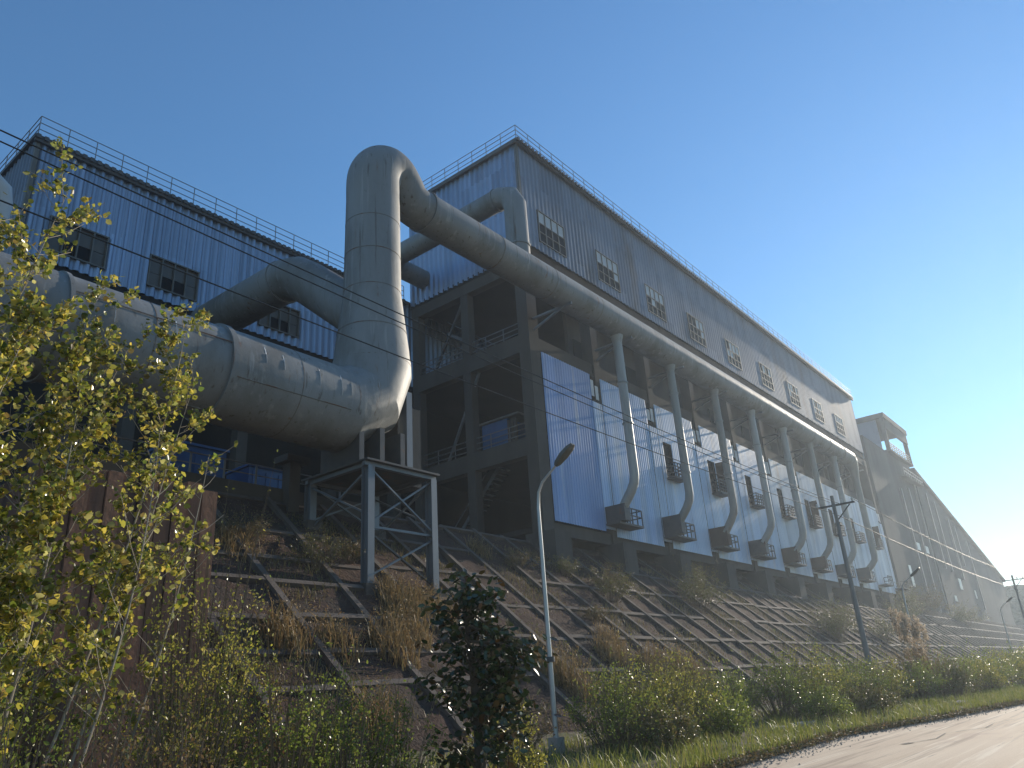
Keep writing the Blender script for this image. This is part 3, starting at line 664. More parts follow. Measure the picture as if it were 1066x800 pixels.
railing(tw, [(TX0 + 4, TY0 - .4, 32.6), (TX1 + 2, TY0 - .4, 32.6)], 1.6, 1.3, .05, 'railing', 'rail_steel', (1, .5), posts=False)
B(TX0 + 4, TX1 + 2, TY0 - .5, TY0 + .59, 32.4, 32.59).build('walkway', 'tower_wall', tw)

# wooded rise beyond the gallery
hl = MB(); hx_ = np.arange(226, 560, 6.0); hy_ = np.arange(-60, 200, 6.0)
for y in hy_:
    for x in hx_:
        f = min(1, (x - 226) / 30) * min(1, max(0, (y + 60) / 60)); hl.v.append((x, y, -.5 + f * (19 + 4 * math.sin(x * .06) + 2.5 * math.sin(x * .21 + y * .13) + random.uniform(-1.6, 1.6))))
nx = len(hx_)
for j in range(len(hy_) - 1):
    for i in range(nx - 1): a = j * nx + i; hl.f.append((a, a + 1, a + nx + 1, a + nx))
struct(hl.build('hill', 'hill_scrub', origin=(0, 0, 0)))
# ------------------------------------------------------------------ street lamps, poles, cables
def lamp(x, y, label, lean=0.0, zs=1.0):
    z0 = top_z(x, y) - .1; p = emp('street_lamp', (x, y, z0), label, 'street lamp', 'street lamps along the road')
    pts = [(x, y, z0), (x + lean * .5, y, z0 + 3.2 * zs), (x + lean, y, 6.2 * zs), (x + lean, y - .05, 6.6 * zs), (x + lean, y - .2, 6.85 * zs), (x + lean, y - .75, 7.25 * zs)]
    MB().tube(pts, [.068, .058, .046, .04, .036, .03], 14).build('pole', 'galvanised', p, True)
    MB().box(x - .14, x + .14, y - .14, y + .14, z0, z0 + .5).build('base', 'galvanised', p)
    MB().tube([(x + lean * .3, y, 2.35), (x + lean * .3, y, 2.47)], .12, 14).build('clamp', 'dark_steel', p, True)
    h = MB(); a = Vector((x + lean, y - .68, 7.2 * zs)); d = Vector((0, -.72, .52)).normalized(); e = Vector((1, 0, 0)); g = e.cross(d)
    prof = [(0, .05, .05), (.1, .10, .08), (.35, .15, .09), (.62, .14, .07), (.75, .08, .04)]
    for (s_, w, hh) in prof:
        q = a + d * s_
        for (ex_, gx) in ((-1, -.6), (1, -.6), (1, .5), (.5, 1), (-.5, 1), (-1, .5)): h.v.append(tuple(q + e * w * ex_ + g * hh * gx))
    for k in range(4):
        for j in range(6): h.f.append((k * 6 + j, k * 6 + (j + 1) % 6, k * 6 + 6 + (j + 1) % 6, k * 6 + 6 + j))
    h.f += [tuple(reversed(range(6))), tuple(24 + j for j in range(6))]
    hd = h.build('lamp_head', 'lamp_housing', p)
    q0, q1 = a + d * .2 - g * .062, a + d * .62 - g * .055
    MB().bar(q0, q1, .2, .02, up=tuple(g)).build('lens', 'lamp_lens', hd)
    return p
lamp(16.1, 12.0, 'tall galvanised street lamp with dark head in front of the blue sheets', 0.0)
lamp(53.2, 12.2, 'middle-distance street lamp below the far end of the hall', .1, .97)
lamp(87.5, 12.0, 'farthest street lamp, beside the distant pole at the right edge', .1, .97)
def upole(x, y, h, label, arms=True):
    z0 = top_z(x, y) - .2; p = emp('utility_pole', (x, y, z0), label, 'utility pole')
    MB().tube([(x, y, z0), (x, y, h)], [.14, .085], 14).build('shaft', 'pole_concrete', p, True)
    MB().box(x + .14, x + .24, y - .95, y + .95, h - .48, h - .40).build('crossarm', 'dark_steel', p)
    MB().bar((x + .19, y - .7, h - .5), (x + .12, y, h - 1.2), .05).build('arm_brace', 'dark_steel', p)
    for dy in (-.85, .85, -.35): MB().tube([(x + .19, y + dy, h - .40), (x + .19, y + dy, h - .3), (x + .19, y + dy, h - .22)], [.03, .065, .05], 8).build('insulator', 'pane_pale', p, True)
    MB().box(x - .03, x + .3, y - .12, y + .12, h - 1.45, h - 1.3).build('cable_clamp', 'dark_steel', p)
upole(38.8, 11.0, 9.75, 'dark utility pole with crossarm standing in front of the pale sheets')
upole(94.0, 11.0, 9.9, 'distant utility pole at the right edge below the gallery end')
def cable(a, b_, sag, label, r=.013):
    pts = []
    for k in range(41):
        t = k / 40; p = Vector(a).lerp(Vector(b_), t); p.z -= 4 * sag * t * (1 - t); pts.append(p)
    tag(MB().tube(pts, r, 6).build('overhead_cable', 'cable', smooth=True), label, 'cable', 'overhead cables')
PA = (38.99, 11); PB = -14
cable((PB, 10.7, 10.05), (38.99, 10.7, 9.3), .45, 'uppermost overhead cable crossing in front of the riser')
cable((PB, 11.2, 10.35), (38.99, 11.2, 9.5), .55, 'second overhead cable just under the uppermost one')
cable((PB, 11.0, 8.95), (38.95, 11.0, 8.85), .45, 'lowest overhead cable crossing the thick duct')
cable((38.99, 10.15, 9.5), (94.19, 10.15, 9.65), .4, 'upper cable from the crossarm pole to the distant pole', .02)
cable((38.95, 11.0, 8.85), (94.15, 11.0, 8.6), .3, 'lower cable from the crossarm pole to the distant pole', .02)
cable((94.19, 10.15, 9.65), (170, 2, 9.5), .8, 'short cable leaving the distant pole to the right', .02)

# ------------------------------------------------------------------ vegetation
def _norm(v): return v / np.maximum(1e-9, np.linalg.norm(v, axis=1, keepdims=True))
LEAF = {'round': [(0, 0), (.28, .42), (.68, .34), (1, 0), (.68, -.34), (.28, -.42)],
        'long': [(0, 0), (.3, .17), (.7, .15), (1, 0), (.7, -.15), (.3, -.17)],
        'oval': [(0, 0), (.3, .26), (.7, .22), (1, 0), (.7, -.22), (.3, -.26)]}
def leaf_mesh(name, P, size, shape, mat_, up=.4, droop=.25, aim=None):
    P = np.asarray(P, float); N = len(P); size = np.broadcast_to(size, (N,)).reshape(N, 1)
    nrm = rng.normal(size=(N, 3)); nrm[:, 2] += up; nrm = _norm(nrm)
    d = rng.normal(size=(N, 3)) if aim is None else np.asarray(aim) + rng.normal(size=(N, 3)) * .45
    d[:, 2] -= droop; d = _norm(d - nrm * (d * nrm).sum(1, keepdims=True)); e = np.cross(nrm, d)
    V = np.empty((N, 6, 3))
    for k, (l, w) in enumerate(LEAF[shape]):
        fold = .22 * abs(w)
        V[:, k] = P + size * (d * l + e * w + nrm * fold)
    V = V.reshape(-1, 3); i = np.arange(N) * 6
    F = np.stack([i, i + 1, i + 2, i + 3, i, i + 3, i + 4, i + 5], 1).reshape(-1, 4)
    me = bpy.data.meshes.new(name); nf = len(F)
    me.vertices.add(len(V)); me.vertices.foreach_set('co', V.ravel())
    me.loops.add(nf * 4); me.loops.foreach_set('vertex_index', F.ravel().astype(np.int32))
    me.polygons.add(nf); me.polygons.foreach_set('loop_start', (np.arange(nf) * 4).astype(np.int32)); me.polygons.foreach_set('loop_total', np.full(nf, 4, np.int32))
    me.update(); me.validate(); me.materials.append(MATS[mat_]); return me
def blade_mesh(name, P, h, mat_, lean=.35, width=.012, aim=None):
    P = np.asarray(P, float); N = len(P); h = np.broadcast_to(h, (N,)).reshape(N, 1)
    a = rng.uniform(0, 2 * np.pi, N); o = np.stack([np.cos(a), np.sin(a), np.zeros(N)], 1)
    if aim is not None: o = _norm(o * .6 + aim)
    s_ = np.stack([-np.sin(a + rng.normal(size=N)), np.cos(a), np.zeros(N)], 1) * width
    l = rng.uniform(.2, 1, (N, 1)) * lean
    up = np.array([0, 0, 1.0])
    M1 = P + h * (up * .55 + o * l * .35); T = P + h * (up * (1 - l * .35) + o * l)
    V = np.stack([P - s_, P + s_, M1 + s_ * .8, M1 - s_ * .8, T], 1).reshape(-1, 3); i = np.arange(N) * 5
    nf = N * 2
    loops = np.stack([i, i + 1, i + 2, i + 3, i + 3, i + 2, i + 4], 1).ravel()
    st_ = np.stack([np.arange(N) * 7, np.arange(N) * 7 + 4], 1).ravel(); tot = np.tile([4, 3], N)
    me = bpy.data.meshes.new(name)
    me.vertices.add(len(V)); me.vertices.foreach_set('co', V.ravel())
    me.loops.add(len(loops)); me.loops.foreach_set('vertex_index', loops.astype(np.int32))
    me.polygons.add(nf); me.polygons.foreach_set('loop_start', st_.astype(np.int32)); me.polygons.foreach_set('loop_total', tot.astype(np.int32))
    me.update(); me.validate(); me.materials.append(MATS[mat_]); return me
def part(name, me, parent, loc=(0, 0, 0)):
    o = bpy.data.objects.new(name, me); C.objects.link(o); o.parent = parent; o.location = loc; return o
def curve(a, b_, bend, n_=6):
    a, b_ = Vector(a), Vector(b_); out = []
    for k in range(n_ + 1):
        t = k / n_; p = a.lerp(b_, t) + Vector(bend) * (4 * t * (1 - t)); out.append(p)
    return out

def sapling(base, tip, label, nb=26, leaf=.062, dens=1.0, r0=.035, mat_='leaf_poplar', bare=.30, spread=1.0, twig='bark_pale'):
    """slim multi-branched tree: base and tip in world coordinates"""
    base = Vector(base); tip = Vector(tip) - base
    t = emp('poplar_sapling', base, label, 'sapling', 'poplar saplings at the left')
    L = tip.length; st_ = MB(); bend = Vector((random.uniform(-.25, .25), random.uniform(-.2, .2), 0))
    stem = curve((0, 0, 0), tip, bend, 9)
    st_.tube(stem, [r0 * (1 - .85 * k / 9) for k in range(10)], 7)
    pts = []; aim = []
    for k in range(nb):
        f = bare + (1 - bare) * (k + random.random()) / nb; f = min(f, .99)
        i = min(8, int(f * 9)); p = Vector(stem[i]).lerp(Vector(stem[i + 1]), f * 9 - i)
        a = random.uniform(0, 6.283); bl = spread * L * random.uniform(.07, .20) * (1.25 - .75 * f)
        d = Vector((math.cos(a), math.sin(a), random.uniform(.6, 1.5))).normalized()
        q = p + d * bl; mid = p.lerp(q, .5) + Vector((0, 0, -.06 * bl))
        st_.tube([p, mid, q], [r0 * .32 * (1.1 - f * .6), r0 * .2, .003], 5, False)
        for j in range(int(dens * bl * random.choice((4, 9, 15, 21))) + 1):
            g = random.uniform(.15, 1); c_ = p.lerp(q, g); tl = random.uniform(.07, .22)
            dd = (d * .6 + Vector((random.gauss(0, .6), random.gauss(0, .6), random.gauss(.25, .4)))).normalized(); e_ = c_ + dd * tl
            st_.tube([c_, e_], [.0035, .0015], 3, False)
            for q_ in range(random.randint(4, 8)):
                f2 = random.uniform(.2, 1.05); pts.append(c_.lerp(e_, f2) + Vector((random.gauss(0, .022), random.gauss(0, .022), random.gauss(0, .022)))); aim.append(dd)
    for k in range(int(22 * dens)):
        pts.append(tip - tip.normalized() * random.uniform(0, .35) + Vector((random.gauss(0, .06), random.gauss(0, .06), random.gauss(0, .05)))); aim.append(Vector((0, 0, 1)))
    o = st_.build('stem', twig, t, True, origin=(0, 0, 0)); o.location = (0, 0, 0)
    P = np.array(pts); part('crown', leaf_mesh('crown', P, rng.uniform(.45, 1.3, len(P)) * leaf, 'round', mat_, .3, .35, np.array(aim)), t)
    return t
def shrub(base, rad, h, label, mat_='leaf_olive', stems=22, dens=1.0, leaf=.05, shape='oval', name='shrub', cat='shrub', group=None, wild=.35):
    base = Vector(base); t = emp(name, base, label, cat, group); sm = MB(); pts = []; aim = []
    for k in range(stems):
        a = random.uniform(0, 6.283); rr = rad * math.sqrt(random.random()) * (1 + random.uniform(-wild, wild) * .6)
        hh = h * (1 - .55 * (rr / (rad * 1.1)) ** 2) * random.uniform(1 - wild, 1 + wild * .45)
        tip = Vector((math.cos(a) * rr, math.sin(a) * rr, hh)); b0 = Vector((tip.x * .25, tip.y * .25, -.1))
        cv = curve(b0, tip, (random.uniform(-.1, .1) * rad, random.uniform(-.1, .1) * rad, .05 * h), 4)
        sm.tube(cv, [.014, .011, .009, .006, .003], 4, False)
        for s_ in range(4):     # side twigs
            f = random.uniform(.35, .95); i = min(3, int(f * 4)); p = cv[i].lerp(cv[i + 1], f * 4 - i)
            d = Vector((random.gauss(0, 1), random.gauss(0, 1), random.uniform(.2, 1.2))).normalized(); q = p + d * random.uniform(.12, .32) * max(rad, .6) * .6
            sm.tube([p, q], [.006, .002], 3, False)
            for j in range(int(dens * random.uniform(6, 15))):
                c_ = p.lerp(q, random.random() ** .7); w = .05 * max(rad, .6)
                pts.append(c_ + Vector((random.gauss(0, w), random.gauss(0, w), random.gauss(0, w)))); aim.append(d)
        for j in range(int(dens * 16)):
            f = random.uniform(.25, 1) ** .8; i = min(3, int(f * 4)); c_ = cv[i].lerp(cv[i + 1], f * 4 - i); w = .06 * max(rad, .6)
            pts.append(c_ + Vector((random.gauss(0, w), random.gauss(0, w), random.gauss(0, w)))); aim.append((tip - b0).normalized())
    for k in range(int(stems * .3)):
        a = random.uniform(0, 6.283); rr = rad * random.uniform(.3, 1.15); hh = h * random.uniform(.8, 1.3)
        sm.tube(curve((rr * .3 * math.cos(a), rr * .3 * math.sin(a), -.05), (rr * math.cos(a), rr * math.sin(a), hh), (0, 0, .1 * h), 3), [.010, .007, .005, .002], 3, False)
        if k % 2 == 0:
            for j in range(10):
                f = random.uniform(.6, 1.02); pts.append(Vector((rr * math.cos(a) * f, rr * math.sin(a) * f, hh * f)) + Vector((random.gauss(0, .04), random.gauss(0, .04), random.gauss(0, .06)))); aim.append(Vector((0, 0, 1)))
    o = sm.build('stem', 'twig', t, False, origin=(0, 0, 0)); o.location = (0, 0, 0)
    P = np.array(pts); P[:, 2] = np.maximum(P[:, 2], .01)
    part('foliage', leaf_mesh('foliage', P, rng.uniform(.6, 1.3, len(P)) * leaf, shape, mat_, .4, .1, np.array(aim)), t)
    return t
def tuft(base, rad, h, label, n_=420, mat_='dry_grass', plume=0, group='dry grass tufts on the slope', name='grass_tuft', lean=.6):
    base = Vector(base); t = emp(name, base, label, 'grass', group)
    a = rng.uniform(0, 2 * np.pi, n_); r_ = rad * np.sqrt(rng.random(n_)); sl_y = SK if base.y > 17 else 0
    P = np.stack([r_ * np.cos(a), r_ * np.sin(a), r_ * np.sin(a) * sl_y - .05], 1)
    P += rng.normal(size=P.shape) * np.array([.12, .12, .02]) * rad
    cl = 1 + .35 * np.sin(P[:, 0] * 9 / rad + base.x) * np.cos(P[:, 1] * 7 / rad)
    part('blades', blade_mesh('blades', P, h * cl * rng.uniform(.25, 1.05, n_) ** 1.2, mat_, lean * 1.5, .010 + .005 * h), t)
    k_ = int(n_ * .5); idx = rng.integers(0, n_, k_); Q = P[idx] + np.stack([rng.normal(size=k_) * .3 * rad, rng.normal(size=k_) * .3 * rad - .1 * h, h * rng.uniform(.3, 1.0, k_)], 1)
    tag(part('seed_heads', leaf_mesh('seed_heads', Q, rng.uniform(.05, .13, k_), 'long', 'dry_grass', .1, .1), t), kind='stuff')
    if plume:
        P2 = []; sm = MB()
        for k in range(plume):
            a_ = random.uniform(0, 6.283); rr = random.uniform(.1, .5) * rad; q = Vector((rr * math.cos(a_) * 1.6, rr * math.sin(a_) * 1.6, h * random.uniform(.95, 1.45)))
            sm.tube([(rr * math.cos(a_) * .4, rr * math.sin(a_) * .4, 0), q], [.008, .004], 4, False)
            for j in range(90): f = random.random(); P2.append(q + Vector((random.gauss(0, .045), random.gauss(0, .045), f * .55 * h * .5 - .1)))
        o = sm.build('stalks', 'twig', t, False, origin=(0, 0, 0)); o.location = (0, 0, 0)
        part('plumes', leaf_mesh('plumes', P2, .13, 'long', 'plume', .1, -.6), t)
    return t

# poplar saplings at the left
SAP = [((1.55, 8.7, .2), (2.85, 9.0, 7.75), 'tallest poplar sapling, its thin tip above the roof of the rear building', 34, 1.0),
       ((1.2, 8.2, .2), (2.05, 8.8, 6.9), 'poplar sapling at the left edge with deep yellow leaves', 40, 1.45),
       ((2.3, 9.0, .2), (3.45, 9.2, 6.6), 'poplar sapling whose tip crosses the middle of the thick duct', 38, 1.3),
       ((2.9, 9.4, .2), (4.0, 9.4, 6.1), 'poplar sapling with a loose crown left of the duct flange', 34, 1.2),
       ((3.2, 8.9, .2), (4.55, 9.0, 6.55), 'poplar sapling with its tip just left of the duct flange', 34, 1.15),
       ((3.7, 9.2, .2), (4.85, 9.2, 5.9), 'rightmost tall poplar sapling, tip level with the duct flange', 24, .8),
       ((2.0, 8.0, .2), (2.5, 8.2, 5.6), 'leafy poplar sapling in the middle of the left clump', 40, 1.5),
       ((1.0, 7.6, .2), (1.55, 8.0, 5.5), 'poplar sapling cut by the left edge of the view', 36, 1.3),
       ((2.7, 8.4, .2), (3.2, 8.6, 5.2), 'short poplar sapling in front of the leafy clump', 36, 1.4),
       ((4.2, 9.3, .2), (5.25, 9.4, 4.9), 'small poplar sapling against the red-brown wall', 16, .5),
       ((3.3, 8.3, .2), (4.1, 8.5, 4.8), 'young poplar sapling with pale bare stem near the red-brown wall', 18, .55)]
for b_, tp, lab, nb, dn in SAP: sapling(b_, tp, lab, int(nb * 1.2), .068, dn, r0=.02, bare=random.uniform(.12, .3))
# dark broadleaf tree beside the lamp
dt = emp('broadleaf_tree', (10.05, 9.0, .2), 'dark glossy-leaved small tree in front of the slope, left of the lamp', 'tree')
tm = MB(); tm.tube(curve((0, 0, -.2), (-.25, .05, 3.1), (.1, 0, 0), 6), [.11, .10, .085, .07, .055, .04, .02], 8)
pts = []; aim = []
for k in range(62):
    f = random.uniform(.05, 1); z = .3 + 2.8 * f; a = random.uniform(0, 6.283)
    rr = (.72 if z > 1.6 else .62) * random.uniform(.4, 1.15) * (1.1 - .35 * f)
    p = Vector((-.2 * f, 0, z - .25)); q = p + Vector((math.cos(a) * rr, math.sin(a) * rr, random.uniform(.1, .5)))
    if k % 5 == 0: q = p + Vector((.62 + random.uniform(0, .35), -.45 + random.uniform(-.3, .3), random.uniform(.1, .35))); q.z = min(q.z, 2.1)
    tm.tube([p, p.lerp(q, .5) + Vector((0, 0, .05)), q], [.025, .016, .006], 5, False)
    d = (q - p).normalized()
    for j in range(34):
        c_ = p.lerp(q, random.uniform(.35, 1.1)); pts.append(c_ + Vector((random.gauss(0, .11), random.gauss(0, .11), random.gauss(0, .12)))); aim.append(d)
for k in range(90): pts.append(Vector((-.25 + random.gauss(0, .16), random.gauss(0, .16), 3.15 + random.gauss(0, .2)))); aim.append(Vector((0, 0, .4)))
o = tm.build('trunk', 'bark_dark', dt, True, origin=(0, 0, 0)); o.location = (0, 0, 0)
part('crown', leaf_mesh('crown', np.array(pts), rng.uniform(.7, 1.25, len(pts)) * .15, 'oval', 'leaf_dark_backlit', .5, .55, np.array(aim)), dt)

# shrubs along the foot of the slope
G1 = 'shrubs along the foot of the slope'; G2 = 'shrubs growing on the slope'; G3 = 'undergrowth at the left'
def vz(x, y): return top_z(x, y) - .02
SH = [(17.0, 10.9, 1.1, 1.75, 'leafy shrub right behind the foot of the near lamp', 'leaf_green', .055),
      (18.6, 11.6, 1.25, 2.1, 'olive shrub one step right of the near lamp', 'leaf_olive', .055),
      (20.3, 11.3, 1.2, 2.0, 'broad olive shrub in the middle of the row right of the near lamp', 'leaf_olive', .055),
      (22.0, 11.8, 1.2, 2.05, 'yellow-green shrub below the orange grass tufts', 'leaf_olive', .055),
      (23.8, 11.6, 1.0, 1.6, 'low shrub at the right end of the row by the near lamp', 'leaf_green', .055),
      (17.6, 9.9, .75, .95, 'dark low shrub at the bottom right of the near lamp', 'leaf_slope', .07),
      (21.2, 10.0, .8, .95, 'dark round shrub in front of the olive row', 'leaf_green', .06),
      (26.6, 12.2, 1.2, 1.75, 'shrub left of the green thicket below the utility pole', 'leaf_green', .06),
      (28.6, 11.4, 1.4, 2.0, 'left shrub of the green thicket below the utility pole', 'leaf_green', .06),
      (30.9, 11.2, 1.5, 2.15, 'tall shrub of the green thicket below the utility pole', 'leaf_olive', .06),
      (33.2, 11.4, 1.5, 2.2, 'middle shrub of the green thicket below the utility pole', 'leaf_green', .06),
      (35.6, 11.0, 1.5, 2.1, 'right shrub of the green thicket, in front of the utility pole', 'leaf_green', .06),
      (38.2, 10.6, 1.3, 1.8, 'shrub just right of the utility pole foot', 'leaf_olive', .065),
      (28.0, 9.6, .9, .9, 'low shrub at the front of the green thicket', 'leaf_green', .06),
      (31.6, 9.2, .9, .95, 'low shrub at the front of the thicket near the road', 'leaf_slope', .07),
      (41.5, 9.9, 1.2, 1.7, 'shrub at the left of the pale plumes', 'leaf_green', .07),
      (44.0, 9.0, 1.1, 1.5, 'dull olive shrub under the pale plumes', 'leaf_slope', .08),
      (47.0, 9.6, 1.4, 1.9, 'shrub to the right of the pale plumes', 'leaf_green', .075),
      (50.5, 8.7, 1.3, 1.6, 'low shrub beyond the pale plumes near the road', 'leaf_olive', .075),
      (54.5, 9.2, 1.6, 2.0, 'shrub below the middle-distance street lamp', 'leaf_green', .08),
      (59.0, 8.6, 1.6, 1.9, 'roadside shrub beyond the middle-distance street lamp', 'leaf_olive', .08),
      (64.0, 8.8, 1.8, 2.1, 'distant roadside shrub, third before the right edge', 'leaf_green', .09),
      (70.0, 8.2, 1.9, 2.1, 'distant roadside shrub, second before the right edge', 'leaf_olive', .09),
      (77.0, 8.4, 2.2, 2.4, 'distant roadside shrub, last before the right edge', 'leaf_green', .1),
      (84.0, 9.4, 2.2, 2.4, 'farthest roadside shrub below the last street lamp', 'leaf_green', .1)]
for x, y, r_, h, lab, mt, lf in SH: shrub((x, y, vz(x, y)), r_ * 1.2, h * 1.12, lab, mt, int(40 * r_) + 14, 1.25, lf, 'oval', group=G1)
SH2 = [(38.6, 24.2, 1.3, 1.7, 'shrub on the slope under the second pier', 'leaf_olive', .07),
       (40.0, 25.2, .9, 1.3, 'reddish shrub on the slope beside the second pier', 'leaf_brown', .07),
       (49.6, 24.0, 1.6, 2.6, 'largest shrub hanging on the upper slope', 'leaf_olive', .08),
       (52.5, 25.6, 1.0, 1.9, 'shrub right of the largest one on the upper slope', 'leaf_green', .08),
       (37.0, 26.2, .8, 1.0, 'low weeds at the slope top under the first blue bay', 'leaf_olive', .06),
       (32.8, 26.2, .9, .9, 'weeds at the slope top right of the dark tree', 'leaf_brown', .06),
       (69.0, 21.6, 1.6, 2.8, 'leafy shrub on the slope just left of the utility pole', 'leaf_olive', .09),
       (72.5, 22.6, 1.5, 2.2, 'shrub on the slope behind the utility pole', 'leaf_green', .09),
       (34.0, 22.4, .7, .8, 'small weeds on the slope right of the lamp', 'leaf_brown', .06),
       (18.6, 24.6, 1.1, 1.3, 'green shrub on the slope left of the trestle legs', 'leaf_olive', .06),
       (20.5, 25.2, .9, .9, 'shrub on the slope between the trestle legs', 'leaf_brown', .06),
       (16.0, 25.6, 1.1, 1.0, 'dry weeds on the dark slope under the duct', 'leaf_brown', .06),
       (120, 27.6, 2.4, 3.0, 'hazy shrub at the slope top under the end of the hall', 'leaf_olive', .13),
       (132, 27.4, 2.6, 3.6, 'hazy brownish shrub at the foot of the tower', 'leaf_brown', .13),
       (108, 25.4, 2.0, 2.4, 'hazy shrub on the slope before the tower', 'leaf_green', .12),
       (150, 26.0, 2.8, 3.0, 'hazy shrub on the slope below the gallery', 'leaf_olive', .14),
       (84.0, 22.0, 1.6, 2.0, 'shrub on the slope behind the middle-distance street lamp', 'leaf_olive', .1)]
for x, y, r_, h, lab, mt, lf in SH2: shrub((x, y, gz(y) - .05), r_ * 1.35, h * 1.15, lab, 'leaf_slope' if mt != 'leaf_brown' else mt, int(26 * r_) + 10, 1.2, lf, 'oval', group=G2, wild=.6)
SH3 = [(5.7, 10.2, .9, 3.9, 'tall yellow-green bush right of the red-brown wall', 'leaf_olive', .05),
       (6.6, 10.8, .8, 3.3, 'yellow-green bush between the wall and the concrete lattice', 'leaf_poplar', .05),
       (5.0, 8.8, .9, 2.6, 'bushy undergrowth below the red-brown wall', 'leaf_olive', .045),
       (6.1, 8.6, .9, 2.15, 'undergrowth in the lower left, right of the red-brown wall foot', 'leaf_green', .045),
       (7.2, 8.8, .9, 1.8, 'green undergrowth below the dark lattice cells', 'leaf_green', .045),
       (8.4, 9.2, .8, 1.65, 'green undergrowth just left of the dark tree', 'leaf_green', .045),
       (7.6, 11.0, .8, 2.2, 'brownish undergrowth in front of the dark lattice cells', 'leaf_brown', .05),
       (4.0, 7.4, .9, 1.75, 'brown-green undergrowth at the bottom left', 'leaf_brown', .04),
       (3.0, 6.9, .9, 1.8, 'dense undergrowth in the lower left corner, second from the edge', 'leaf_brown', .04),
       (2.0, 6.6, .9, 1.9, 'dense undergrowth in the lower left corner', 'leaf_green', .04),
       (1.2, 6.4, .8, 2.2, 'vine-like undergrowth at the very left edge', 'leaf_green', .06),
       (11.4, 9.6, .7, 1.5, 'low green shrub between the dark tree and the near lamp', 'leaf_olive', .05),
       (13.4, 11.4, 1.0, 1.5, 'brownish low shrub left of the near lamp', 'leaf_brown', .05),
       (9.6, 12.4, 1.1, 1.7, 'shrub behind the dark tree at the slope foot', 'leaf_olive', .05),
       (4.8, 12.6, 1.2, 3.4, 'shadowed bush directly in front of the red-brown wall', 'leaf_green', .05),
       (2.2, 11.6, 1.3, 4.6, 'tall shadowed thicket behind the saplings at the left', 'leaf_green', .06),
       (.6, 9.8, 1.1, 3.8, 'shadowed thicket behind the saplings at the left edge', 'leaf_green', .06)]
for x, y, r_, h, lab, mt, lf in SH3: shrub((x, y, vz(x, y)), r_, h, lab, mt, int(30 * r_) + 10, 1.15, lf, 'oval', group=G3, wild=.45)

# dry grass tufts
TU = [(21.1, 22.6, 1.0, 1.15, 'big orange-brown grass clump beside the trestle foot', 900),
      (20.0, 21.2, .9, 1.0, 'brown grass clump below the trestle', 700),
      (22.6, 22.4, .8, 1.0, 'orange-brown grass clump just left of the dark tree', 600),
      (18.6, 20.4, .8, 1.2, 'brown grass clump on the dark lattice, lower one', 500),
      (14.6, 20.8, .7, 1.3, 'yellow-brown grass tuft on the dark lattice at the left', 450),
      (16.4, 20.6, .7, 1.0, 'short brown grass tuft in the dark lattice', 350),
      (15.4, 17.6, .7, 1.4, 'orange grass tuft low on the slope, left of the dark tree', 450),
      (31.6, 20.0, .8, 1.1, 'orange grass tuft on the slope right of the lamp', 500),
      (33.0, 20.9, .7, 1.0, 'orange grass tuft hanging over a cross beam', 450),
      (25.8, 19.4, .7, 1.2, 'orange grass tuft beside the lamp pole', 500),
      (26.4, 18.6, .7, 1.4, 'lower orange grass tuft beside the lamp pole', 400),
      (33.8, 19.0, .9, 1.3, 'left orange tuft of the row above the olive shrubs', 450),
      (35.4, 19.0, .9, 1.4, 'middle orange tuft of the row above the olive shrubs', 450),
      (37.0, 18.9, .9, 1.4, 'right orange tuft of the row above the olive shrubs', 450),
      (31.0, 27.2, .7, .8, 'dry grass at the slope top behind the dark tree', 300),
      (15.4, 25.2, .8, 1.0, 'dry grass on the slope under the duct flange', 350)]
for x, y, r_, h, lab, n_ in TU: tuft((x, y, gz(y)), r_, h, lab, n_)
tuft((45.6, 10.6, vz(45.6, 10.6)), 1.0, 2.7, 'tall pale plumed grass by the road', 800, 'dry_grass', 26, 'plumed grass by the road', 'plume_grass')
tuft((48.2, 11.0, vz(48.2, 11)), .8, 1.8, 'shorter plumed grass behind the tall pale one', 500, 'dry_grass', 10, 'plumed grass by the road', 'plume_grass')

# grass on the verge and ground litter
N = 34000
gx = rng.uniform(9, 60, N) ; gx = 9 + (gx - 9) ** 1.0; t_ = rng.random(N) ** 1.6
gy = np.array([edge_y(x) for x in gx]); gy = gy + .05 + t_ * (14 - gy)
clump = np.sin(gx * 2.3) * np.cos(gy * 3.1 + gx) + rng.normal(size=N) * .5
keep = clump > -.35; gx, gy, t_ = gx[keep], gy[keep], t_[keep]
P = np.stack([gx, gy, np.array([verge_z(a, b_) for a, b_ in zip(gx, gy)]) - .02], 1)
gr = bpy.data.objects.new('verge_grass', blade_mesh('verge_grass', P, rng.uniform(.12, .5, len(P)), 'grass_blade', .8, .009)); C.objects.link(gr); tag(gr, 'short green and straw grass along the road edge', 'grass', kind='stuff')
N = 24000
lx = rng.uniform(9, 55, N); ly = np.array([edge_y(x) for x in lx]) + rng.normal(size=N) * .16 + .12
P = np.stack([lx, ly, np.full(N, .05) + rng.random(N) * .14], 1)
lt = bpy.data.objects.new('leaf_litter', leaf_mesh('leaf_litter', P, rng.uniform(.03, .09, N), 'oval', 'leaf_brown', 2.0, 0)); C.objects.link(lt); tag(lt, 'brown fallen leaves along the road edge', 'leaves', kind='stuff')
N = 110000   # dry weeds scattered over the slope
wx = rng.uniform(9, 100, N); wy = rng.uniform(16.6, 28, N)
cl = np.sin(wx * .9 + 2 * np.sin(wy * .7)) + np.cos(wy * 1.3 + wx * .4) + rng.normal(size=N) * .4
k_ = cl > .7; wx, wy = wx[k_], wy[k_]
P = np.stack([wx, wy, 8.71 + SK * (wy - 27) - .02], 1)
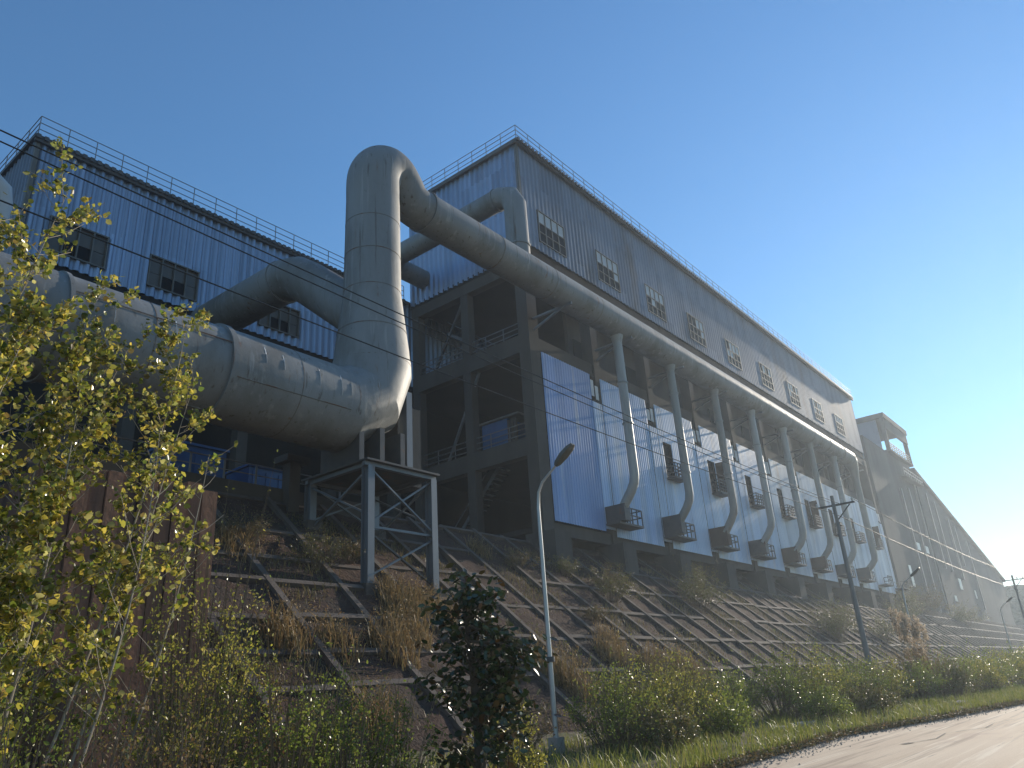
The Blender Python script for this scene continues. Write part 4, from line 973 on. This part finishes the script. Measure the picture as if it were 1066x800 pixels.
sg = bpy.data.objects.new('slope_weeds', blade_mesh('slope_weeds', P, rng.uniform(.08, .42, len(P)) , 'weed_blade', 1.0, .012)); C.objects.link(sg); tag(sg, 'sparse dry weeds in the cells of the slope lattice', 'weeds', kind='stuff')
N = 42000
wx = rng.uniform(9, 90, N); wy = rng.uniform(16.6, 28, N)
cl = np.sin(wx * .55 + 1.7 * np.sin(wy * .5) + 1) + np.cos(wy * .9 - wx * .3) + rng.normal(size=N) * .35
k_ = cl > .75; wx, wy = wx[k_], wy[k_]
P = np.stack([wx, wy, 8.71 + SK * (wy - 27) + rng.random(len(wx)) * .18], 1)
gc = bpy.data.objects.new('ground_cover', leaf_mesh('ground_cover', P, rng.uniform(.03, .10, len(P)), 'oval', 'leaf_slope', .8, 0)); C.objects.link(gc); tag(gc, 'low leafy weeds creeping over the lattice of the slope', 'weeds', kind='stuff')
# gravel along the road edge
gm = MB()
for k in range(3500):
    x = random.uniform(9, 48); y = edge_y(x) - abs(random.gauss(0, .35)) + .1; r_ = random.uniform(.006, .03); z = .03
    i = len(gm.v)
    for j in range(4): a = j * 1.571 + random.random(); gm.v.append((x + r_ * math.cos(a) * random.uniform(.7, 1.2), y + r_ * math.sin(a), z - .01))
    gm.v.append((x, y, z + r_ * random.uniform(.5, 1)))
    for j in range(4): gm.f.append((i + j, i + (j + 1) % 4, i + 4))
tag(gm.build('gravel', 'rock'), 'loose gravel along the road edge', 'gravel', kind='stuff')
# loose slabs and rocks on the verge
rk = 0
for x, y, s_, lab in ((24.6, 9.9, .36, 'flat pale stone slab on the verge, left one'), (25.6, 9.7, .42, 'flat pale stone slab on the verge, middle one'), (26.8, 9.8, .3, 'flat pale stone slab on the verge, right one'), (38.5, 7.6, .4, 'stone by the road edge below the pole'), (35.2, 7.7, .25, 'small stone on the road edge')):
    mb = MB(); nn = 9
    for (zz, f) in ((-.1, 1.0), (.12 * s_ + .05, .95), (.3 * s_, .6)):
        for j in range(nn): a = 6.283 * j / nn; q = s_ * f * random.uniform(.8, 1.15); mb.v.append((x + 1.3 * q * math.cos(a), y + .6 * q * math.sin(a), verge_z(x, y) + zz + random.uniform(-.03, .03)))
    for k in range(2):
        for j in range(nn): mb.f.append((k * nn + j, k * nn + (j + 1) % nn, (k + 1) * nn + (j + 1) % nn, (k + 1) * nn + j))
    mb.f.append(tuple(2 * nn + j for j in range(nn)))
    tag(mb.build('stone', 'rock'), lab, 'stone', 'loose stones on the verge')

# ------------------------------------------------------------------ haze
hz = MB().box(-610, 610, -610, 610, -1.1, 46).build('haze', 'cable', origin=(0, 0, 0))
hm = bpy.data.materials.new('haze'); hm.use_nodes = True; hn = hm.node_tree; hn.nodes.clear()
out = hn.nodes.new('ShaderNodeOutputMaterial'); pv = hn.nodes.new('ShaderNodeVolumePrincipled')
pv.inputs['Color'].default_value = (.74, .87, 1.0, 1); pv.inputs['Density'].default_value = .0006; pv.inputs['Anisotropy'].default_value = .6
hn.links.new(pv.outputs[0], out.inputs['Volume'])
hz.data.materials.clear(); hz.data.materials.append(hm); hz['kind'] = 'stuff'; hz['label'] = 'thin morning haze in the air'; hz['category'] = 'haze'
